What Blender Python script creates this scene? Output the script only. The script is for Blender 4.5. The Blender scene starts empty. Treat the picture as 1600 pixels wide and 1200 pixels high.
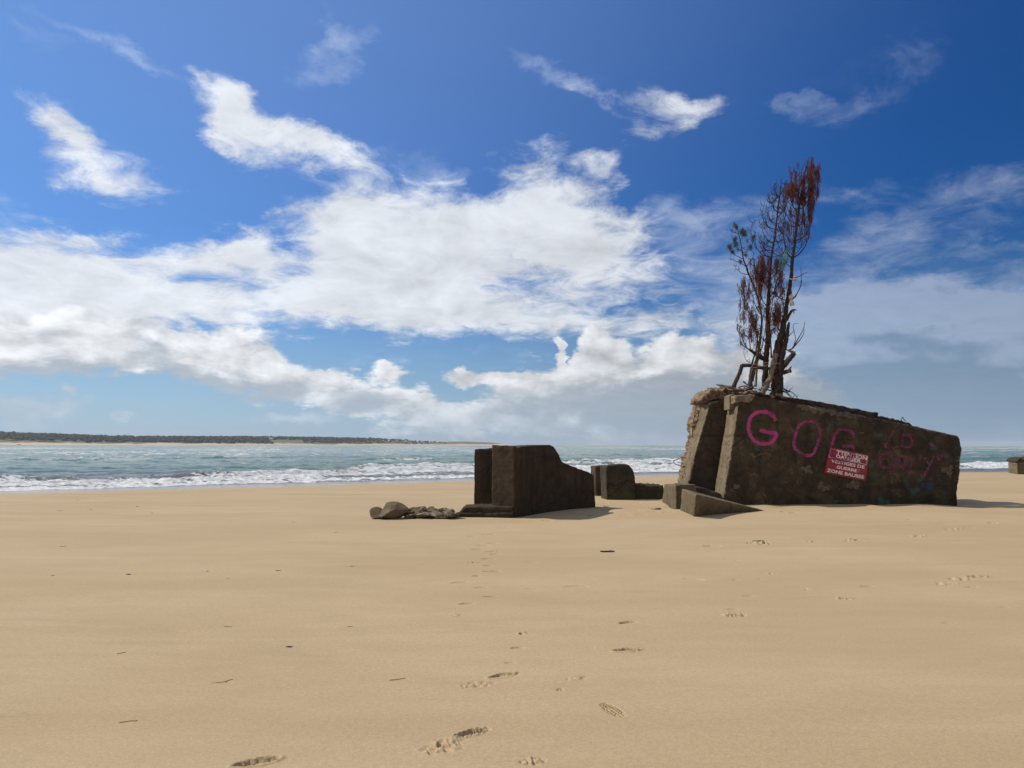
import bpy, bmesh, math, random
import numpy as np
from mathutils import Vector, Matrix, Euler
from mathutils.bvhtree import BVHTree

random.seed(7)
RS = np.random.RandomState(11)
R = math.radians
sc = bpy.context.scene

# ------------------------------------------------------------------ camera
F_PX = 1111.0
cam_d = bpy.data.cameras.new('camera')
cam = bpy.data.objects.new('camera', cam_d)
sc.collection.objects.link(cam)
cam_d.sensor_width = 36.0
cam_d.lens = F_PX / 1600 * 36
cam_d.clip_start = 0.05
cam_d.clip_end = 40000
CAM = Vector((0, 0, 1.6))
PITCH = math.atan(95.5 / F_PX)
ROLL = R(0.11)
CR = Matrix.Rotation(math.pi / 2 + PITCH, 3, 'X') @ Matrix.Rotation(ROLL, 3, 'Z')
cam.matrix_world = Matrix.Translation(CAM) @ CR.to_4x4()
sc.camera = cam

# ------------------------------------------------------------------ sun and sky
SUN_EL = 47.0
SUN_AZ = -78.0            # degrees clockwise from +Y
to_sun = Vector((math.sin(R(SUN_AZ)) * math.cos(R(SUN_EL)), math.cos(R(SUN_AZ)) * math.cos(R(SUN_EL)), math.sin(R(SUN_EL))))
sd = bpy.data.lights.new('sun', 'SUN')
sd.energy = 4.3
sd.angle = R(0.55)
sd.color = (1.0, 0.93, 0.83)
so = bpy.data.objects.new('sun', sd)
so.rotation_euler = to_sun.to_track_quat('Z', 'Y').to_euler()
so.location = (-20, 8, 30)
sc.collection.objects.link(so)

sc.view_settings.view_transform = 'Standard'
sc.view_settings.look = 'None'
sc.view_settings.exposure = 0.0
sc.view_settings.gamma = 1.0
sc.view_settings.use_curve_mapping = False
sc.cycles.use_denoising = True
sc.cycles.max_bounces = 6
sc.cycles.volume_bounces = 0
sc.cycles.transparent_max_bounces = 24
sc.cycles.sample_clamp_indirect = 6.0
SKY_STRENGTH = 0.075


def ray(px, py):
    return (CR @ Vector(((px - 800) / F_PX, -(py - 600) / F_PX, -1))).normalized()


def azel(px, py):
    d = ray(px, py)
    return math.atan2(d.x, d.y), math.asin(d.z)


class NT:
    """small node-tree helper"""
    def __init__(s, tree):
        s.t = tree; s.n = tree.nodes; s.l = tree.links
        s.n.clear()

    def node(s, typ, **kw):
        n = s.n.new(typ)
        for k, v in kw.items():
            if k == 'ins':
                for a, b in v.items():
                    s.put(n, a, b)
            else:
                setattr(n, k, v)
        return n

    def put(s, n, key, val):
        sock = n.inputs[key]
        if isinstance(val, bpy.types.NodeSocket):
            s.l.new(val, sock)
        else:
            sock.default_value = val

    def m(s, op, a, b=0.0, c=None, clamp=False):
        n = s.n.new('ShaderNodeMath'); n.operation = op; n.use_clamp = clamp
        s.put(n, 0, a); s.put(n, 1, b)
        if c is not None: s.put(n, 2, c)
        return n.outputs[0]

    def vm(s, op, a, b=None, scale=None):
        n = s.n.new('ShaderNodeVectorMath'); n.operation = op
        s.put(n, 0, a)
        if b is not None: s.put(n, 1, b)
        if scale is not None: s.put(n, 'Scale', scale)
        return n.outputs['Vector'] if op not in ('LENGTH', 'DOT_PRODUCT', 'DISTANCE') else n.outputs['Value']

    def noise(s, vec, scale, detail=4.0, rough=0.55, dist=0.0, lac=2.0, color=False):
        n = s.n.new('ShaderNodeTexNoise')
        if vec is not None: s.put(n, 'Vector', vec)
        s.put(n, 'Scale', scale); s.put(n, 'Detail', detail); s.put(n, 'Roughness', rough)
        s.put(n, 'Distortion', dist); s.put(n, 'Lacunarity', lac)
        return n.outputs['Color' if color else 'Fac']

    def mr(s, v, a, b, c=0.0, d=1.0, smooth=True):
        n = s.n.new('ShaderNodeMapRange')
        n.interpolation_type = 'SMOOTHSTEP' if smooth else 'LINEAR'
        s.put(n, 0, v); s.put(n, 1, a); s.put(n, 2, b); s.put(n, 3, c); s.put(n, 4, d)
        return n.outputs[0]

    def mix(s, f, a, b, mode='MIX'):
        n = s.n.new('ShaderNodeMix'); n.data_type = 'RGBA'; n.blend_type = mode; n.clamp_factor = True
        s.put(n, 'Factor', f) if False else s.put(n, 0, f)
        s.put(n, 6, a if isinstance(a, bpy.types.NodeSocket) else tuple(a) + (1,))
        s.put(n, 7, b if isinstance(b, bpy.types.NodeSocket) else tuple(b) + (1,))
        return n.outputs[2]

    def comb(s, x, y, z=0.0):
        n = s.n.new('ShaderNodeCombineXYZ'); s.put(n, 0, x); s.put(n, 1, y); s.put(n, 2, z)
        return n.outputs[0]


def build_world():
    w = bpy.data.worlds.new('World'); sc.world = w; w.use_nodes = True
    t = NT(w.node_tree)
    tc = t.node('ShaderNodeTexCoord')
    D = t.vm('NORMALIZE', tc.outputs['Generated'])
    sep = t.node('ShaderNodeSeparateXYZ', ins={0: D})
    x, y, z = sep.outputs
    sky = t.node('ShaderNodeTexSky', sky_type='NISHITA', sun_disc=False)
    sky.sun_elevation = R(SUN_EL)
    sky.sun_rotation = R(SUN_AZ)
    sky.altitude = 0; sky.air_density = 1.0; sky.dust_density = 0.6; sky.ozone_density = 2.2
    # deepen the blue with height (the real sky of that day was very clear)
    hs = t.node('ShaderNodeHueSaturation', ins={'Hue': 0.507, 'Saturation': 1.22, 'Value': 1.0, 'Color': sky.outputs[0]})
    base = hs.outputs[0]
    K = 1.0 / SKY_STRENGTH
    # darker to the right (away from the sun), as a polarised clear sky is
    sx = t.vm('DOT_PRODUCT', D, tuple(to_sun))
    dk = t.mr(sx, -0.45, 0.80, 0.56, 1.22)
    base = t.mix(1.0, base, t.comb(t.m('MULTIPLY', dk, 0.22), t.m('MULTIPLY', dk, 0.78), t.m('MULTIPLY', dk, 1.30)), 'MULTIPLY')
    az = t.m('ARCTAN2', x, y)
    el = t.m('ARCSINE', z)
    # pale band above the horizon
    lf = t.m('MULTIPLY', t.mr(sx, 0.0, 0.9), 0.36)
    base = t.mix(lf, base, (0.36 * K, 0.52 * K, 0.78 * K))
    hz = t.mr(el, -0.05, 0.27, 0.90, 0.0)
    azf = t.mr(sx, -0.45, 0.45, 0.0, 1.0, smooth=False)
    hcol = t.mix(azf, (0.20 * K, 0.31 * K, 0.46 * K), (0.42 * K, 0.56 * K, 0.69 * K))
    base = t.mix(hz, base, hcol)
    uv = t.comb(az, el)
    # noise fields: cloud sheets are seen in perspective, so the lookup stretches towards the horizon
    zz = t.m('ADD', t.m('MAXIMUM', z, 0.0), 0.16)
    pl = t.comb(t.m('DIVIDE', x, zz), t.m('DIVIDE', y, zz), 0.0)
    n_big = t.noise(pl, 2.3, 10, 0.62, 0.6)
    n_fine = t.noise(t.vm('ADD', pl, (7.3, 2.1, 0.0)), 6.5, 10, 0.66, 0.9)
    uvs = t.vm('MULTIPLY', uv, (1.0, 1.7, 1.0))
    n_cum = t.noise(uvs, 13.0, 10, 0.56, 0.2)
    n_cum_s = t.noise(t.vm('ADD', uvs, (-0.010, 0.024, 0.0)), 13.0, 4, 0.5, 0.2)
    n_mid = t.noise(uvs, 5.5, 7, 0.58, 0.4)
    n_mid_s = t.noise(t.vm('ADD', uvs, (-0.02, 0.04, 0.0)), 5.5, 4, 0.5, 0.4)
    # edge warp
    wv = t.noise(uvs, 5.0, 8, 0.62, color=True)
    wv = t.vm('SCALE', t.vm('SUBTRACT', wv, (0.5, 0.5, 0.5)), scale=0.26)
    wuv = t.vm('ADD', uv, t.vm('MULTIPLY', wv, (1.0, 0.60, 0.0)))
    wv2 = t.vm('SCALE', t.vm('SUBTRACT', t.noise(uvs, 16.0, 8, 0.6, color=True), (0.5, 0.5, 0.5)), scale=0.08)
    wuvc = t.vm('ADD', uv, t.vm('MULTIPLY', wv2, (1.0, 0.75, 0.0)))

    def blobs(vec, items):
        acc = None
        for (cx, cy, rx, ry, ang, wt) in items:
            a0, e0 = azel(cx, cy)
            ca, sa = math.cos(R(ang)), math.sin(R(ang))
            a1, e1 = azel(cx + ca * 20, cy + sa * 20)
            a2, e2 = azel(cx - sa * 20, cy + ca * 20)
            L1 = math.hypot(a1 - a0, e1 - e0) / 20 * rx
            L2 = math.hypot(a2 - a0, e2 - e0) / 20 * ry
            rot = math.atan2(e1 - e0, a1 - a0)
            mp = t.node('ShaderNodeMapping', vector_type='TEXTURE', ins={0: vec})
            mp.inputs['Location'].default_value = (a0, e0, 0)
            mp.inputs['Rotation'].default_value = (0, 0, rot)
            mp.inputs['Scale'].default_value = (L1, L2, 1)
            g = t.node('ShaderNodeTexGradient', gradient_type='SPHERICAL', ins={0: mp.outputs[0]})
            v = g.outputs['Fac']
            acc = t.m('MULTIPLY', v, wt) if acc is None else t.m('MULTIPLY_ADD', v, wt, acc)
        return acc

    H = blobs(wuv, [
        (365, 160, 90, 54, 30, 1.4), (445, 200, 140, 58, 24, 1.5), (530, 228, 90, 34, 20, 1.1), (400, 230, 70, 44, 40, 0.5), (650, 268, 70, 18, 20, 0.4),
        (85, 205, 90, 44, 28, 1.0), (145, 250, 140, 52, 18, 1.4),
        (740, 375, 340, 120, 4, 2.4), (850, 300, 130, 80, 10, 1.3), (590, 340, 150, 50, -8, 1.1), (560, 440, 260, 76, 3, 1.8),
        (930, 262, 60, 34, -30, 0.9), (950, 390, 150, 80, 20, 0.9), (720, 485, 400, 50, 3, 1.5), (480, 500, 260, 44, 8, 1.1),
        (600, 505, 160, 40, 0, 1.0), (1010, 510, 260, 32, 2, 0.8),
        (60, 425, 360, 95, 8, 2.2), (340, 400, 140, 46, 0, 1.6), (90, 480, 380, 80, 4, 1.8), (250, 470, 200, 50, 12, 1.2),
        (130, 355, 200, 24, 8, 0.75), (400, 360, 80, 22, -18, 0.7),
        (1010, 175, 130, 50, -4, 1.1), (1100, 150, 90, 28, -12, 0.8), (900, 160, 60, 22, 20, 0.6),
    ])
    T = blobs(wuv, [
        (1110, 330, 150, 60, 0, 1.4), (1060, 400, 180, 60, 0, 1.2), (1180, 420, 140, 50, 0, 0.8), (660, 255, 80, 40, 20, 0.9),
        (1480, 340, 260, 75, -12, 0.85), (1340, 390, 120, 50, -5, 0.9), (1560, 300, 140, 60, 0, 0.7), (1310, 310, 90, 30, 0, 0.7),
        (1300, 155, 95, 36, -14, 0.65), (1370, 90, 120, 60, -20, 0.14), (850, 125, 110, 26, 22, 1.1), (920, 150, 60, 26, 20, 0.9),
        (515, 70, 42, 66, 60, 1.0), (495, 30, 22, 60, 0, 0.7), (130, 40, 140, 20, 32, 0.8), (230, 100, 100, 20, 28, 0.7), (50, 30, 80, 30, 40, 0.5),
        (0, 310, 120, 30, 20, 0.8), (1420, 580, 560, 180, 2, 3.4), (1300, 480, 320, 60, 2, 1.6), (1450, 520, 400, 80, 0, 1.4), (1180, 500, 280, 40, 0, 0.8), (1000, 450, 260, 40, 4, 0.6),
        (900, 460, 120, 30, 0, 0.8), (1250, 620, 300, 90, 0, 1.6), (200, 400, 300, 90, 0, 0.7), (700, 570, 200, 20, 0, 0.5),
    ])
    C = blobs(wuvc, [
        (60, 540, 230, 70, 0, 1.7), (190, 530, 150, 62, 0, 1.5), (340, 550, 120, 58, 0, 1.5), (400, 585, 180, 52, 6, 1.3), (520, 610, 120, 40, 8, 1.4),
        (100, 510, 60, 44, 0, 0.8), (610, 578, 46, 18, -5, 1.2), (650, 625, 60, 34, 30, 1.2), (580, 640, 120, 22, 6, 0.6),
        (940, 540, 44, 46, 0, 1.6), (925, 575, 66, 34, -10, 1.4), (1040, 545, 90, 44, 0, 1.3), (1140, 565, 120, 44, 0, 0.8),
        (1000, 600, 320, 50, 0, 1.8), (780, 592, 120, 20, 4, 1.3), (880, 550, 16, 34, -12, 1.4), (868, 534, 20, 14, 0, 1.0), (760, 650, 230, 44, 0, 1.2),
        (1050, 650, 340, 62, 0, 1.6), (1200, 600, 120, 60, 0, 0.6),
    ])
    G = blobs(wuvc, [
        (300, 600, 400, 36, 5, 1.5), (240, 540, 70, 46, 60, 0.8), (60, 590, 260, 26, 0, 1.0), (70, 505, 90, 30, 0, 0.5), (560, 620, 60, 34, 0, 0.5), (1000, 625, 340, 42, 0, 1.4), (1250, 640, 420, 110, 0, 1.1),
        (1110, 600, 160, 34, 0, 0.8), (40, 640, 170, 46, 0, 0.9), (850, 650, 300, 32, 0, 0.6), (1050, 670, 300, 30, 0, 0.7), (1430, 590, 180, 26, 0, 1.2), (1400, 530, 180, 20, 4, 1.0), (1480, 620, 300, 110, 0, 1.3),
        (600, 380, 260, 70, 0, 0.18),
    ])
    C2 = blobs(wuvc, [(40, 640, 150, 34, 0, 1.3), (95, 608, 22, 10, 0, 1.0), (190, 652, 22, 9, 0, 1.2), (470, 652, 120, 14, 0, 0.8), (1180, 655, 300, 50, 0, 1.0)])
    nb = t.m('SUBTRACT', n_big, 0.5)
    nf = t.m('SUBTRACT', n_fine, 0.5)
    nc = t.m('SUBTRACT', n_cum, 0.5)
    def layer(f, n, amp, lo, hi, n2=None, amp2=0.0):
        v = t.m('MULTIPLY_ADD', n, amp, f)
        if n2 is not None: v = t.m('MULTIPLY_ADD', n2, amp2, v)
        gate = t.mr(f, 0.0, 0.12)
        return t.m('MULTIPLY', t.mr(v, lo, hi), gate)
    opT = t.m('MULTIPLY', layer(T, nb, 2.4, 0.08, 1.9, nf, 2.0), 0.50)
    opH = t.m('MULTIPLY', layer(H, nb, 2.2, 0.10, 1.55, nf, 2.3), 0.96)
    opC = t.m('MULTIPLY', layer(C, nc, 2.2, 0.22, 0.80, nf, 0.8), 0.95)
    opC2 = t.m('MULTIPLY', layer(C2, nc, 1.6, 0.15, 0.8), 0.8)
    # cloud colours
    bright = t.mr(sx, -0.50, 0.50, 0.50, 0.90)           # brighter towards the sun
    tex = t.m('MULTIPLY_ADD', nf, 0.35, 1.0)
    texb = t.m('MULTIPLY_ADD', nb, 0.35, tex)
    rel = t.m('SUBTRACT', n_mid, n_mid_s)
    texb = t.m('MULTIPLY_ADD', rel, 0.9, texb)
    relc = t.m('SUBTRACT', n_cum, n_cum_s)
    def col(rgb, tx):
        c = t.mix(1.0, tuple(v * K for v in rgb), t.comb(bright, bright, bright), 'MULTIPLY')
        return t.mix(1.0, c, t.comb(tx, tx, tx), 'MULTIPLY')
    cH = col((0.86, 0.90, 0.96), texb)
    cT = col((0.80, 0.89, 1.06), tex)
    shade = t.mr(t.m('MULTIPLY_ADD', relc, -2.2, t.m('MULTIPLY_ADD', nc, 0.8, G)), 0.0, 1.1, 0.0, 1.0)
    tc_ = t.m('MULTIPLY_ADD', relc, 1.6, tex)
    cC = t.mix(shade, col((0.90, 0.92, 0.95), tc_), col((0.50, 0.565, 0.645), tex))
    cT2 = t.mix(t.m('MULTIPLY', shade, 0.9), cT, col((0.36, 0.46, 0.62), tex))
    # unseen cloud added overhead and behind the viewer to brighten and whiten fill light
    pl2 = t.comb(t.m('DIVIDE', x, t.m('ADD', t.m('ABSOLUTE', z), 0.25)), t.m('DIVIDE', y, t.m('ADD', t.m('ABSOLUTE', z), 0.25)), 3.0)
    back = t.m('MAXIMUM', t.mr(y, 0.30, -0.20), t.mr(z, 0.70, 0.88))
    opB = t.m('MULTIPLY', t.mr(t.noise(pl2, 1.3, 8, 0.6, 0.4), 0.40, 0.58), back)
    base = t.mix(t.m('MULTIPLY', opB, 0.9), base, col((0.72, 0.74, 0.77), texb))
    cur = t.mix(opT, base, cT2)
    cur = t.mix(opH, cur, cH)
    cur = t.mix(opC2, cur, t.mix(0.5, cC, hcol))
    cur = t.mix(opC, cur, cC)
    # soft veil near the horizon in front of the clouds
    veil = t.mr(el, 0.0, 0.10, 0.60, 0.0)
    cur = t.mix(veil, cur, hcol)
    bg = t.node('ShaderNodeBackground', ins={'Color': cur, 'Strength': SKY_STRENGTH})
    out = t.node('ShaderNodeOutputWorld', ins={0: bg.outputs[0]})
    w.cycles.sampling_method = 'MANUAL'
    w.cycles.sample_map_resolution = 512


build_world()

# ------------------------------------------------------------------ numpy noise
PERM = RS.permutation(256)
PERM = np.concatenate([PERM, PERM, PERM])
GR = RS.normal(size=(256, 3)); GR /= np.linalg.norm(GR, axis=1)[:, None]


def perlin(x, y, z=None):
    if z is None: z = np.zeros_like(x) + 0.37
    xi = np.floor(x).astype(np.int64); yi = np.floor(y).astype(np.int64); zi = np.floor(z).astype(np.int64)
    xf = x - xi; yf = y - yi; zf = z - zi
    xi &= 255; yi &= 255; zi &= 255
    f = lambda t: t * t * t * (t * (t * 6 - 15) + 10)
    u, v, w = f(xf), f(yf), f(zf)
    def g(a, b, c):
        h = PERM[PERM[PERM[(xi + a) & 255] + ((yi + b) & 255)] + ((zi + c) & 255)]
        G_ = GR[h]
        return G_[..., 0] * (xf - a) + G_[..., 1] * (yf - b) + G_[..., 2] * (zf - c)
    L = lambda a, b, t: a + (b - a) * t
    return 1.5 * L(L(L(g(0, 0, 0), g(1, 0, 0), u), L(g(0, 1, 0), g(1, 1, 0), u), v),
                   L(L(g(0, 0, 1), g(1, 0, 1), u), L(g(0, 1, 1), g(1, 1, 1), u), v), w)


def fbm(x, y, z=None, octv=4, gain=0.5):
    s = 0; a = 1.0; k = 1.0
    for i in range(octv):
        s = s + a * perlin(x * k + 17.3 * i, y * k + 5.1 * i, None if z is None else z * k + 9.7 * i)
        a *= gain; k *= 2.03
    return s


def sstep(a, b, v):
    t = np.clip((v - a) / (b - a), 0, 1)
    return t * t * (3 - 2 * t)


# ------------------------------------------------------------------ terrain heights
SEA_Z = -0.8
SHX = np.array([-3000, -300, -120, -60, -24.5, -13, -2.7, 6, 13, 26, 44.6, 90, 300, 3000.0])
SHY = np.array([-1200, -90, -12, 14, 34.0, 40.5, 47, 52, 56.5, 60, 62, 67, 90, 400.0])


def shore(x):
    return np.interp(x, SHX, SHY)


def base_h(x, y):
    s = y - shore(x)
    h = np.where(s < -17, 0.0, SEA_Z * np.clip((s + 17) / 17, 0, 1) ** 1.25)
    h = np.where(s > 0, SEA_Z - np.minimum(s * 0.05, 4.0), h)
    return h + 0.0 * x


HOLLOWS = []   # (x, y, rx, ry, depth)


def soft_h(x, y):
    h = base_h(x, y)
    s = y - shore(x)
    land = sstep(2, -8, s)
    u = 0.010 * fbm(x * 0.16 + 3, y * 0.18, octv=2) + 0.004 * fbm(x * 0.5 + 9, y * 1.1 + x * 0.2, octv=3)
    h = h + u * land
    for (cx, cy, rx, ry, d) in HOLLOWS:
        h = h - d * np.exp(-(((x - cx) / rx) ** 2 + ((y - cy) / ry) ** 2))
    return h


HOLLOWS += [(0.2, 15.2, 1.0, .35, .035), (-2.6, 15.3, 1.3, .4, .02), (3.4, 20.6, 1.6, .5, .05), (-1.0, 16.8, 1.5, .7, -.04), (4.5, 16.0, .9, .4, .04), (12.4, 20.0, .7, 1.2, .06),
            (5.6, 19.3, 4.2, 0.9, 0.10), (1.2, 16.3, 1.3, 0.7, 0.05), (9.5, 17.2, 3.0, 1.6, -0.07), (0.3, 14.3, 2.5, 0.9, -0.03)]


_r = random.Random(21)
for _k in range(16):     # uneven drifts and scours along the foot of the bunker
    HOLLOWS.append((5.6 + _k * .46, 19.72 + _r.uniform(-.25, .1), _r.uniform(.18, .55), _r.uniform(.12, .35), _r.uniform(-.055, .05)))
for _k in range(9):      # and of the stepped block
    _t = _k / 8
    HOLLOWS.append((0.1 + 2.05 * _t + .12, 15.3 + 2.5 * _t - .12, _r.uniform(.12, .3), _r.uniform(.12, .3), _r.uniform(-.035, .04)))


def hgt(x, y):
    return float(soft_h(np.array([float(x)]), np.array([float(y)]))[0])


def ground(px, py):
    """where the view ray through a photo pixel meets the sand"""
    d = ray(px, py)
    ts = np.concatenate([np.arange(1.0, 30, 0.01), np.arange(30, 120, 0.05)]) / d.y
    X = d.x * ts; Y = d.y * ts; Z = CAM.z + d.z * ts
    hh = soft_h(X, Y)
    i = int(np.argmax(Z < hh))
    return Vector((X[i], Y[i], hh[i]))


def at(px, py, Y):
    d = ray(px, py)
    return CAM + d * (Y / d.y)


def onplane(px, py, A, B):
    """ray hit on the vertical plane through A and B"""
    d = ray(px, py)
    n = Vector((B[1] - A[1], -(B[0] - A[0]), 0))
    t = n.dot(Vector((A[0], A[1], 0)) - CAM) / n.dot(d)
    return CAM + d * t


# ------------------------------------------------------------------ object helpers
COL = sc.collection


def tag(o, label=None, cat=None, group=None, kind=None):
    if label: o['label'] = label
    if cat: o['category'] = cat
    if group: o['group'] = group
    if kind: o['kind'] = kind
    return o


def empty(name, loc, label, cat, group=None):
    o = bpy.data.objects.new(name, None)
    o.empty_display_size = 0.3
    o.location = loc
    COL.objects.link(o)
    bpy.context.view_layer.update()
    return tag(o, label, cat, group)


def link_mesh(name, me, mat, parent=None):
    o = bpy.data.objects.new(name, me)
    COL.objects.link(o)
    if mat is not None: me.materials.append(mat)
    if parent is not None:
        o.parent = parent
        o.matrix_parent_inverse = Matrix.Translation(-Vector(parent.location))
    return o


def mesh_np(name, V, Fq, smooth=True):
    """fast mesh from numpy arrays; Fq is (n,4) or (n,3)"""
    me = bpy.data.meshes.new(name)
    n = len(V); k = Fq.shape[1]; m = len(Fq)
    me.vertices.add(n); me.vertices.foreach_set('co', np.asarray(V, dtype=np.float32).ravel())
    me.loops.add(m * k); me.loops.foreach_set('vertex_index', Fq.astype(np.int32).ravel())
    me.polygons.add(m)
    me.polygons.foreach_set('loop_start', np.arange(0, m * k, k, dtype=np.int32))
    me.update(calc_edges=True)
    if smooth:
        me.polygons.foreach_set('use_smooth', np.ones(m, dtype=bool))
    return me


class MB:
    """collects tubes and leaves and turns them into one mesh"""
    def __init__(s): s.v = []; s.f = []

    def tube(s, pts, rad, sides=6, cap=True):
        pts = [Vector(p) for p in pts]
        if not hasattr(rad, '__len__'): rad = [rad] * len(pts)
        ref = None; rings = []
        for i, p in enumerate(pts):
            a = pts[max(0, i - 1)]; b = pts[min(len(pts) - 1, i + 1)]
            tn = (b - a).normalized() if (b - a).length > 1e-9 else Vector((0, 0, 1))
            if ref is None:
                ref = tn.orthogonal().normalized()
            else:
                ref = (ref - tn * ref.dot(tn))
                ref = ref.normalized() if ref.length > 1e-6 else tn.orthogonal().normalized()
            bi = tn.cross(ref)
            base = len(s.v)
            for k in range(sides):
                an = 2 * math.pi * k / sides
                s.v.append(p + (ref * math.cos(an) + bi * math.sin(an)) * rad[i])
            rings.append(base)
        for a, b in zip(rings[:-1], rings[1:]):
            for k in range(sides):
                k2 = (k + 1) % sides
                s.f.append((a + k, a + k2, b + k2, b + k))
        if cap:
            s.f.append(tuple(rings[0] + k for k in reversed(range(sides))))
            s.f.append(tuple(rings[-1] + k for k in range(sides)))

    def quad(s, a, b, c, d):
        n = len(s.v); s.v += [Vector(a), Vector(b), Vector(c), Vector(d)]; s.f.append((n, n + 1, n + 2, n + 3))

    def tri(s, a, b, c):
        n = len(s.v); s.v += [Vector(a), Vector(b), Vector(c)]; s.f.append((n, n + 1, n + 2))

    def build(s, name, mat, parent=None, smooth=True):
        me = bpy.data.meshes.new(name)
        me.from_pydata([tuple(v) for v in s.v], [], s.f)
        me.update()
        if hasattr(s, 'sp'):
            a = me.attributes.new('spray', 'FLOAT', 'POINT'); a.data.foreach_set('value', np.array(s.sp, dtype=np.float32))
        if smooth:
            me.polygons.foreach_set('use_smooth', np.ones(len(me.polygons), dtype=bool))
        return link_mesh(name, me, mat, parent)


def catmull(pts, n=6):
    pts = [Vector(p) for p in pts]
    if len(pts) < 3:
        return [pts[0].lerp(pts[-1], i / n) for i in range(n + 1)]
    P = [pts[0] * 2 - pts[1]] + pts + [pts[-1] * 2 - pts[-2]]
    out = []
    for i in range(1, len(P) - 2):
        for k in range(n):
            t = k / n
            a, b, c, d = P[i - 1], P[i], P[i + 1], P[i + 2]
            out.append(0.5 * ((2 * b) + (c - a) * t + (2 * a - 5 * b + 4 * c - d) * t * t + (3 * b - a - 3 * c + d) * t ** 3))
    out.append(pts[-1])
    return out


# ------------------------------------------------------------------ materials
def new_mat(name):
    m = bpy.data.materials.new(name); m.use_nodes = True
    return m, NT(m.node_tree)


def principled(t, **ins):
    p = t.node('ShaderNodeBsdfPrincipled')
    for k, v in ins.items():
        key = k.replace('_', ' ')
        if isinstance(v, tuple) and len(v) == 3: v = v + (1,)
        t.put(p, key, v)
    t.node('ShaderNodeOutputMaterial', ins={0: p.outputs[0]})
    return p


def bump(t, h, strength=0.5, dist=0.01, normal=None):
    b = t.node('ShaderNodeBump', ins={'Height': h, 'Strength': strength, 'Distance': dist})
    if normal is not None: t.put(b, 'Normal', normal)
    return b.outputs[0]


def mat_sand():
    m, t = new_mat('sand')
    tc = t.node('ShaderNodeTexCoord').outputs['Object']
    wet = t.node('ShaderNodeAttribute', attribute_name='wet').outputs['Fac']
    damp = t.node('ShaderNodeAttribute', attribute_name='damp').outputs['Fac']
    st = t.vm('MULTIPLY', tc, (0.35, 1.0, 1.0))
    big = t.noise(st, 0.55, 4, 0.55, 0.4)
    mid = t.noise(st, 3.2, 5, 0.6, 0.3)
    fine = t.noise(tc, 95.0, 3, 0.7)
    grain = t.noise(tc, 420.0, 2, 0.8)
    c = t.mix(t.mr(big, 0.34, 0.66), (0.395, 0.287, 0.160), (0.435, 0.323, 0.188))
    c = t.mix(t.mr(mid, 0.35, 0.75, 0.0, 0.35), c, (0.360, 0.260, 0.145))
    # pale wind-blown dry streaks
    rt = t.node('ShaderNodeMapping', ins={0: tc})
    rt.inputs['Rotation'].default_value = (0, 0, R(-28)); rt.inputs['Scale'].default_value = (0.16, 1.1, 1)
    streak = t.mr(t.noise(rt.outputs[0], 1.2, 5, 0.6, 0.6), 0.56, 0.72)
    c = t.mix(t.m('MULTIPLY', streak, 0.30), c, (0.48, 0.375, 0.25))
    dstreak = t.mr(t.noise(t.vm('ADD', rt.outputs[0], (5, 31, 0)), 1.7, 5, 0.6, 0.9), 0.60, 0.75)
    c = t.mix(t.m('MULTIPLY', dstreak, 0.30), c, (0.265, 0.205, 0.135))
    gr = t.m('ADD', t.m('MULTIPLY', t.m('SUBTRACT', fine, 0.5), 0.62), t.m('MULTIPLY', t.m('SUBTRACT', grain, 0.5), 1.1))
    gr = t.m('MULTIPLY_ADD', t.m('SUBTRACT', t.noise(tc, 34.0, 4, 0.75), 0.5), 0.42, gr)
    gv = t.m('ADD', gr, 1.0)
    c = t.mix(1.0, c, t.comb(gv, gv, gv), 'MULTIPLY')
    c = t.mix(t.m('MULTIPLY', damp, 0.45), c, (0.27, 0.20, 0.125))
    c = t.mix(wet, c, (0.25, 0.19, 0.135))
    # shell flecks
    vo = t.node('ShaderNodeTexVoronoi', ins={'Vector': tc, 'Scale': 9.0, 'Randomness': 1.0})
    fl = t.m('LESS_THAN', vo.outputs['Distance'], 0.022)
    c = t.mix(t.m('MULTIPLY', fl, 0.6), c, (0.72, 0.68, 0.6))
    rough = t.m('SUBTRACT', 0.93, t.m('MULTIPLY', wet, 0.52))
    h = t.m('ADD', t.m('MULTIPLY', fine, 0.5), t.m('MULTIPLY', grain, 0.5))
    nb = bump(t, h, 0.5, 0.005)
    nb = bump(t, mid, 0.12, 0.02, nb)
    principled(t, Base_Color=c, Roughness=rough, Normal=nb, Specular_IOR_Level=0.25)
    return m


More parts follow.
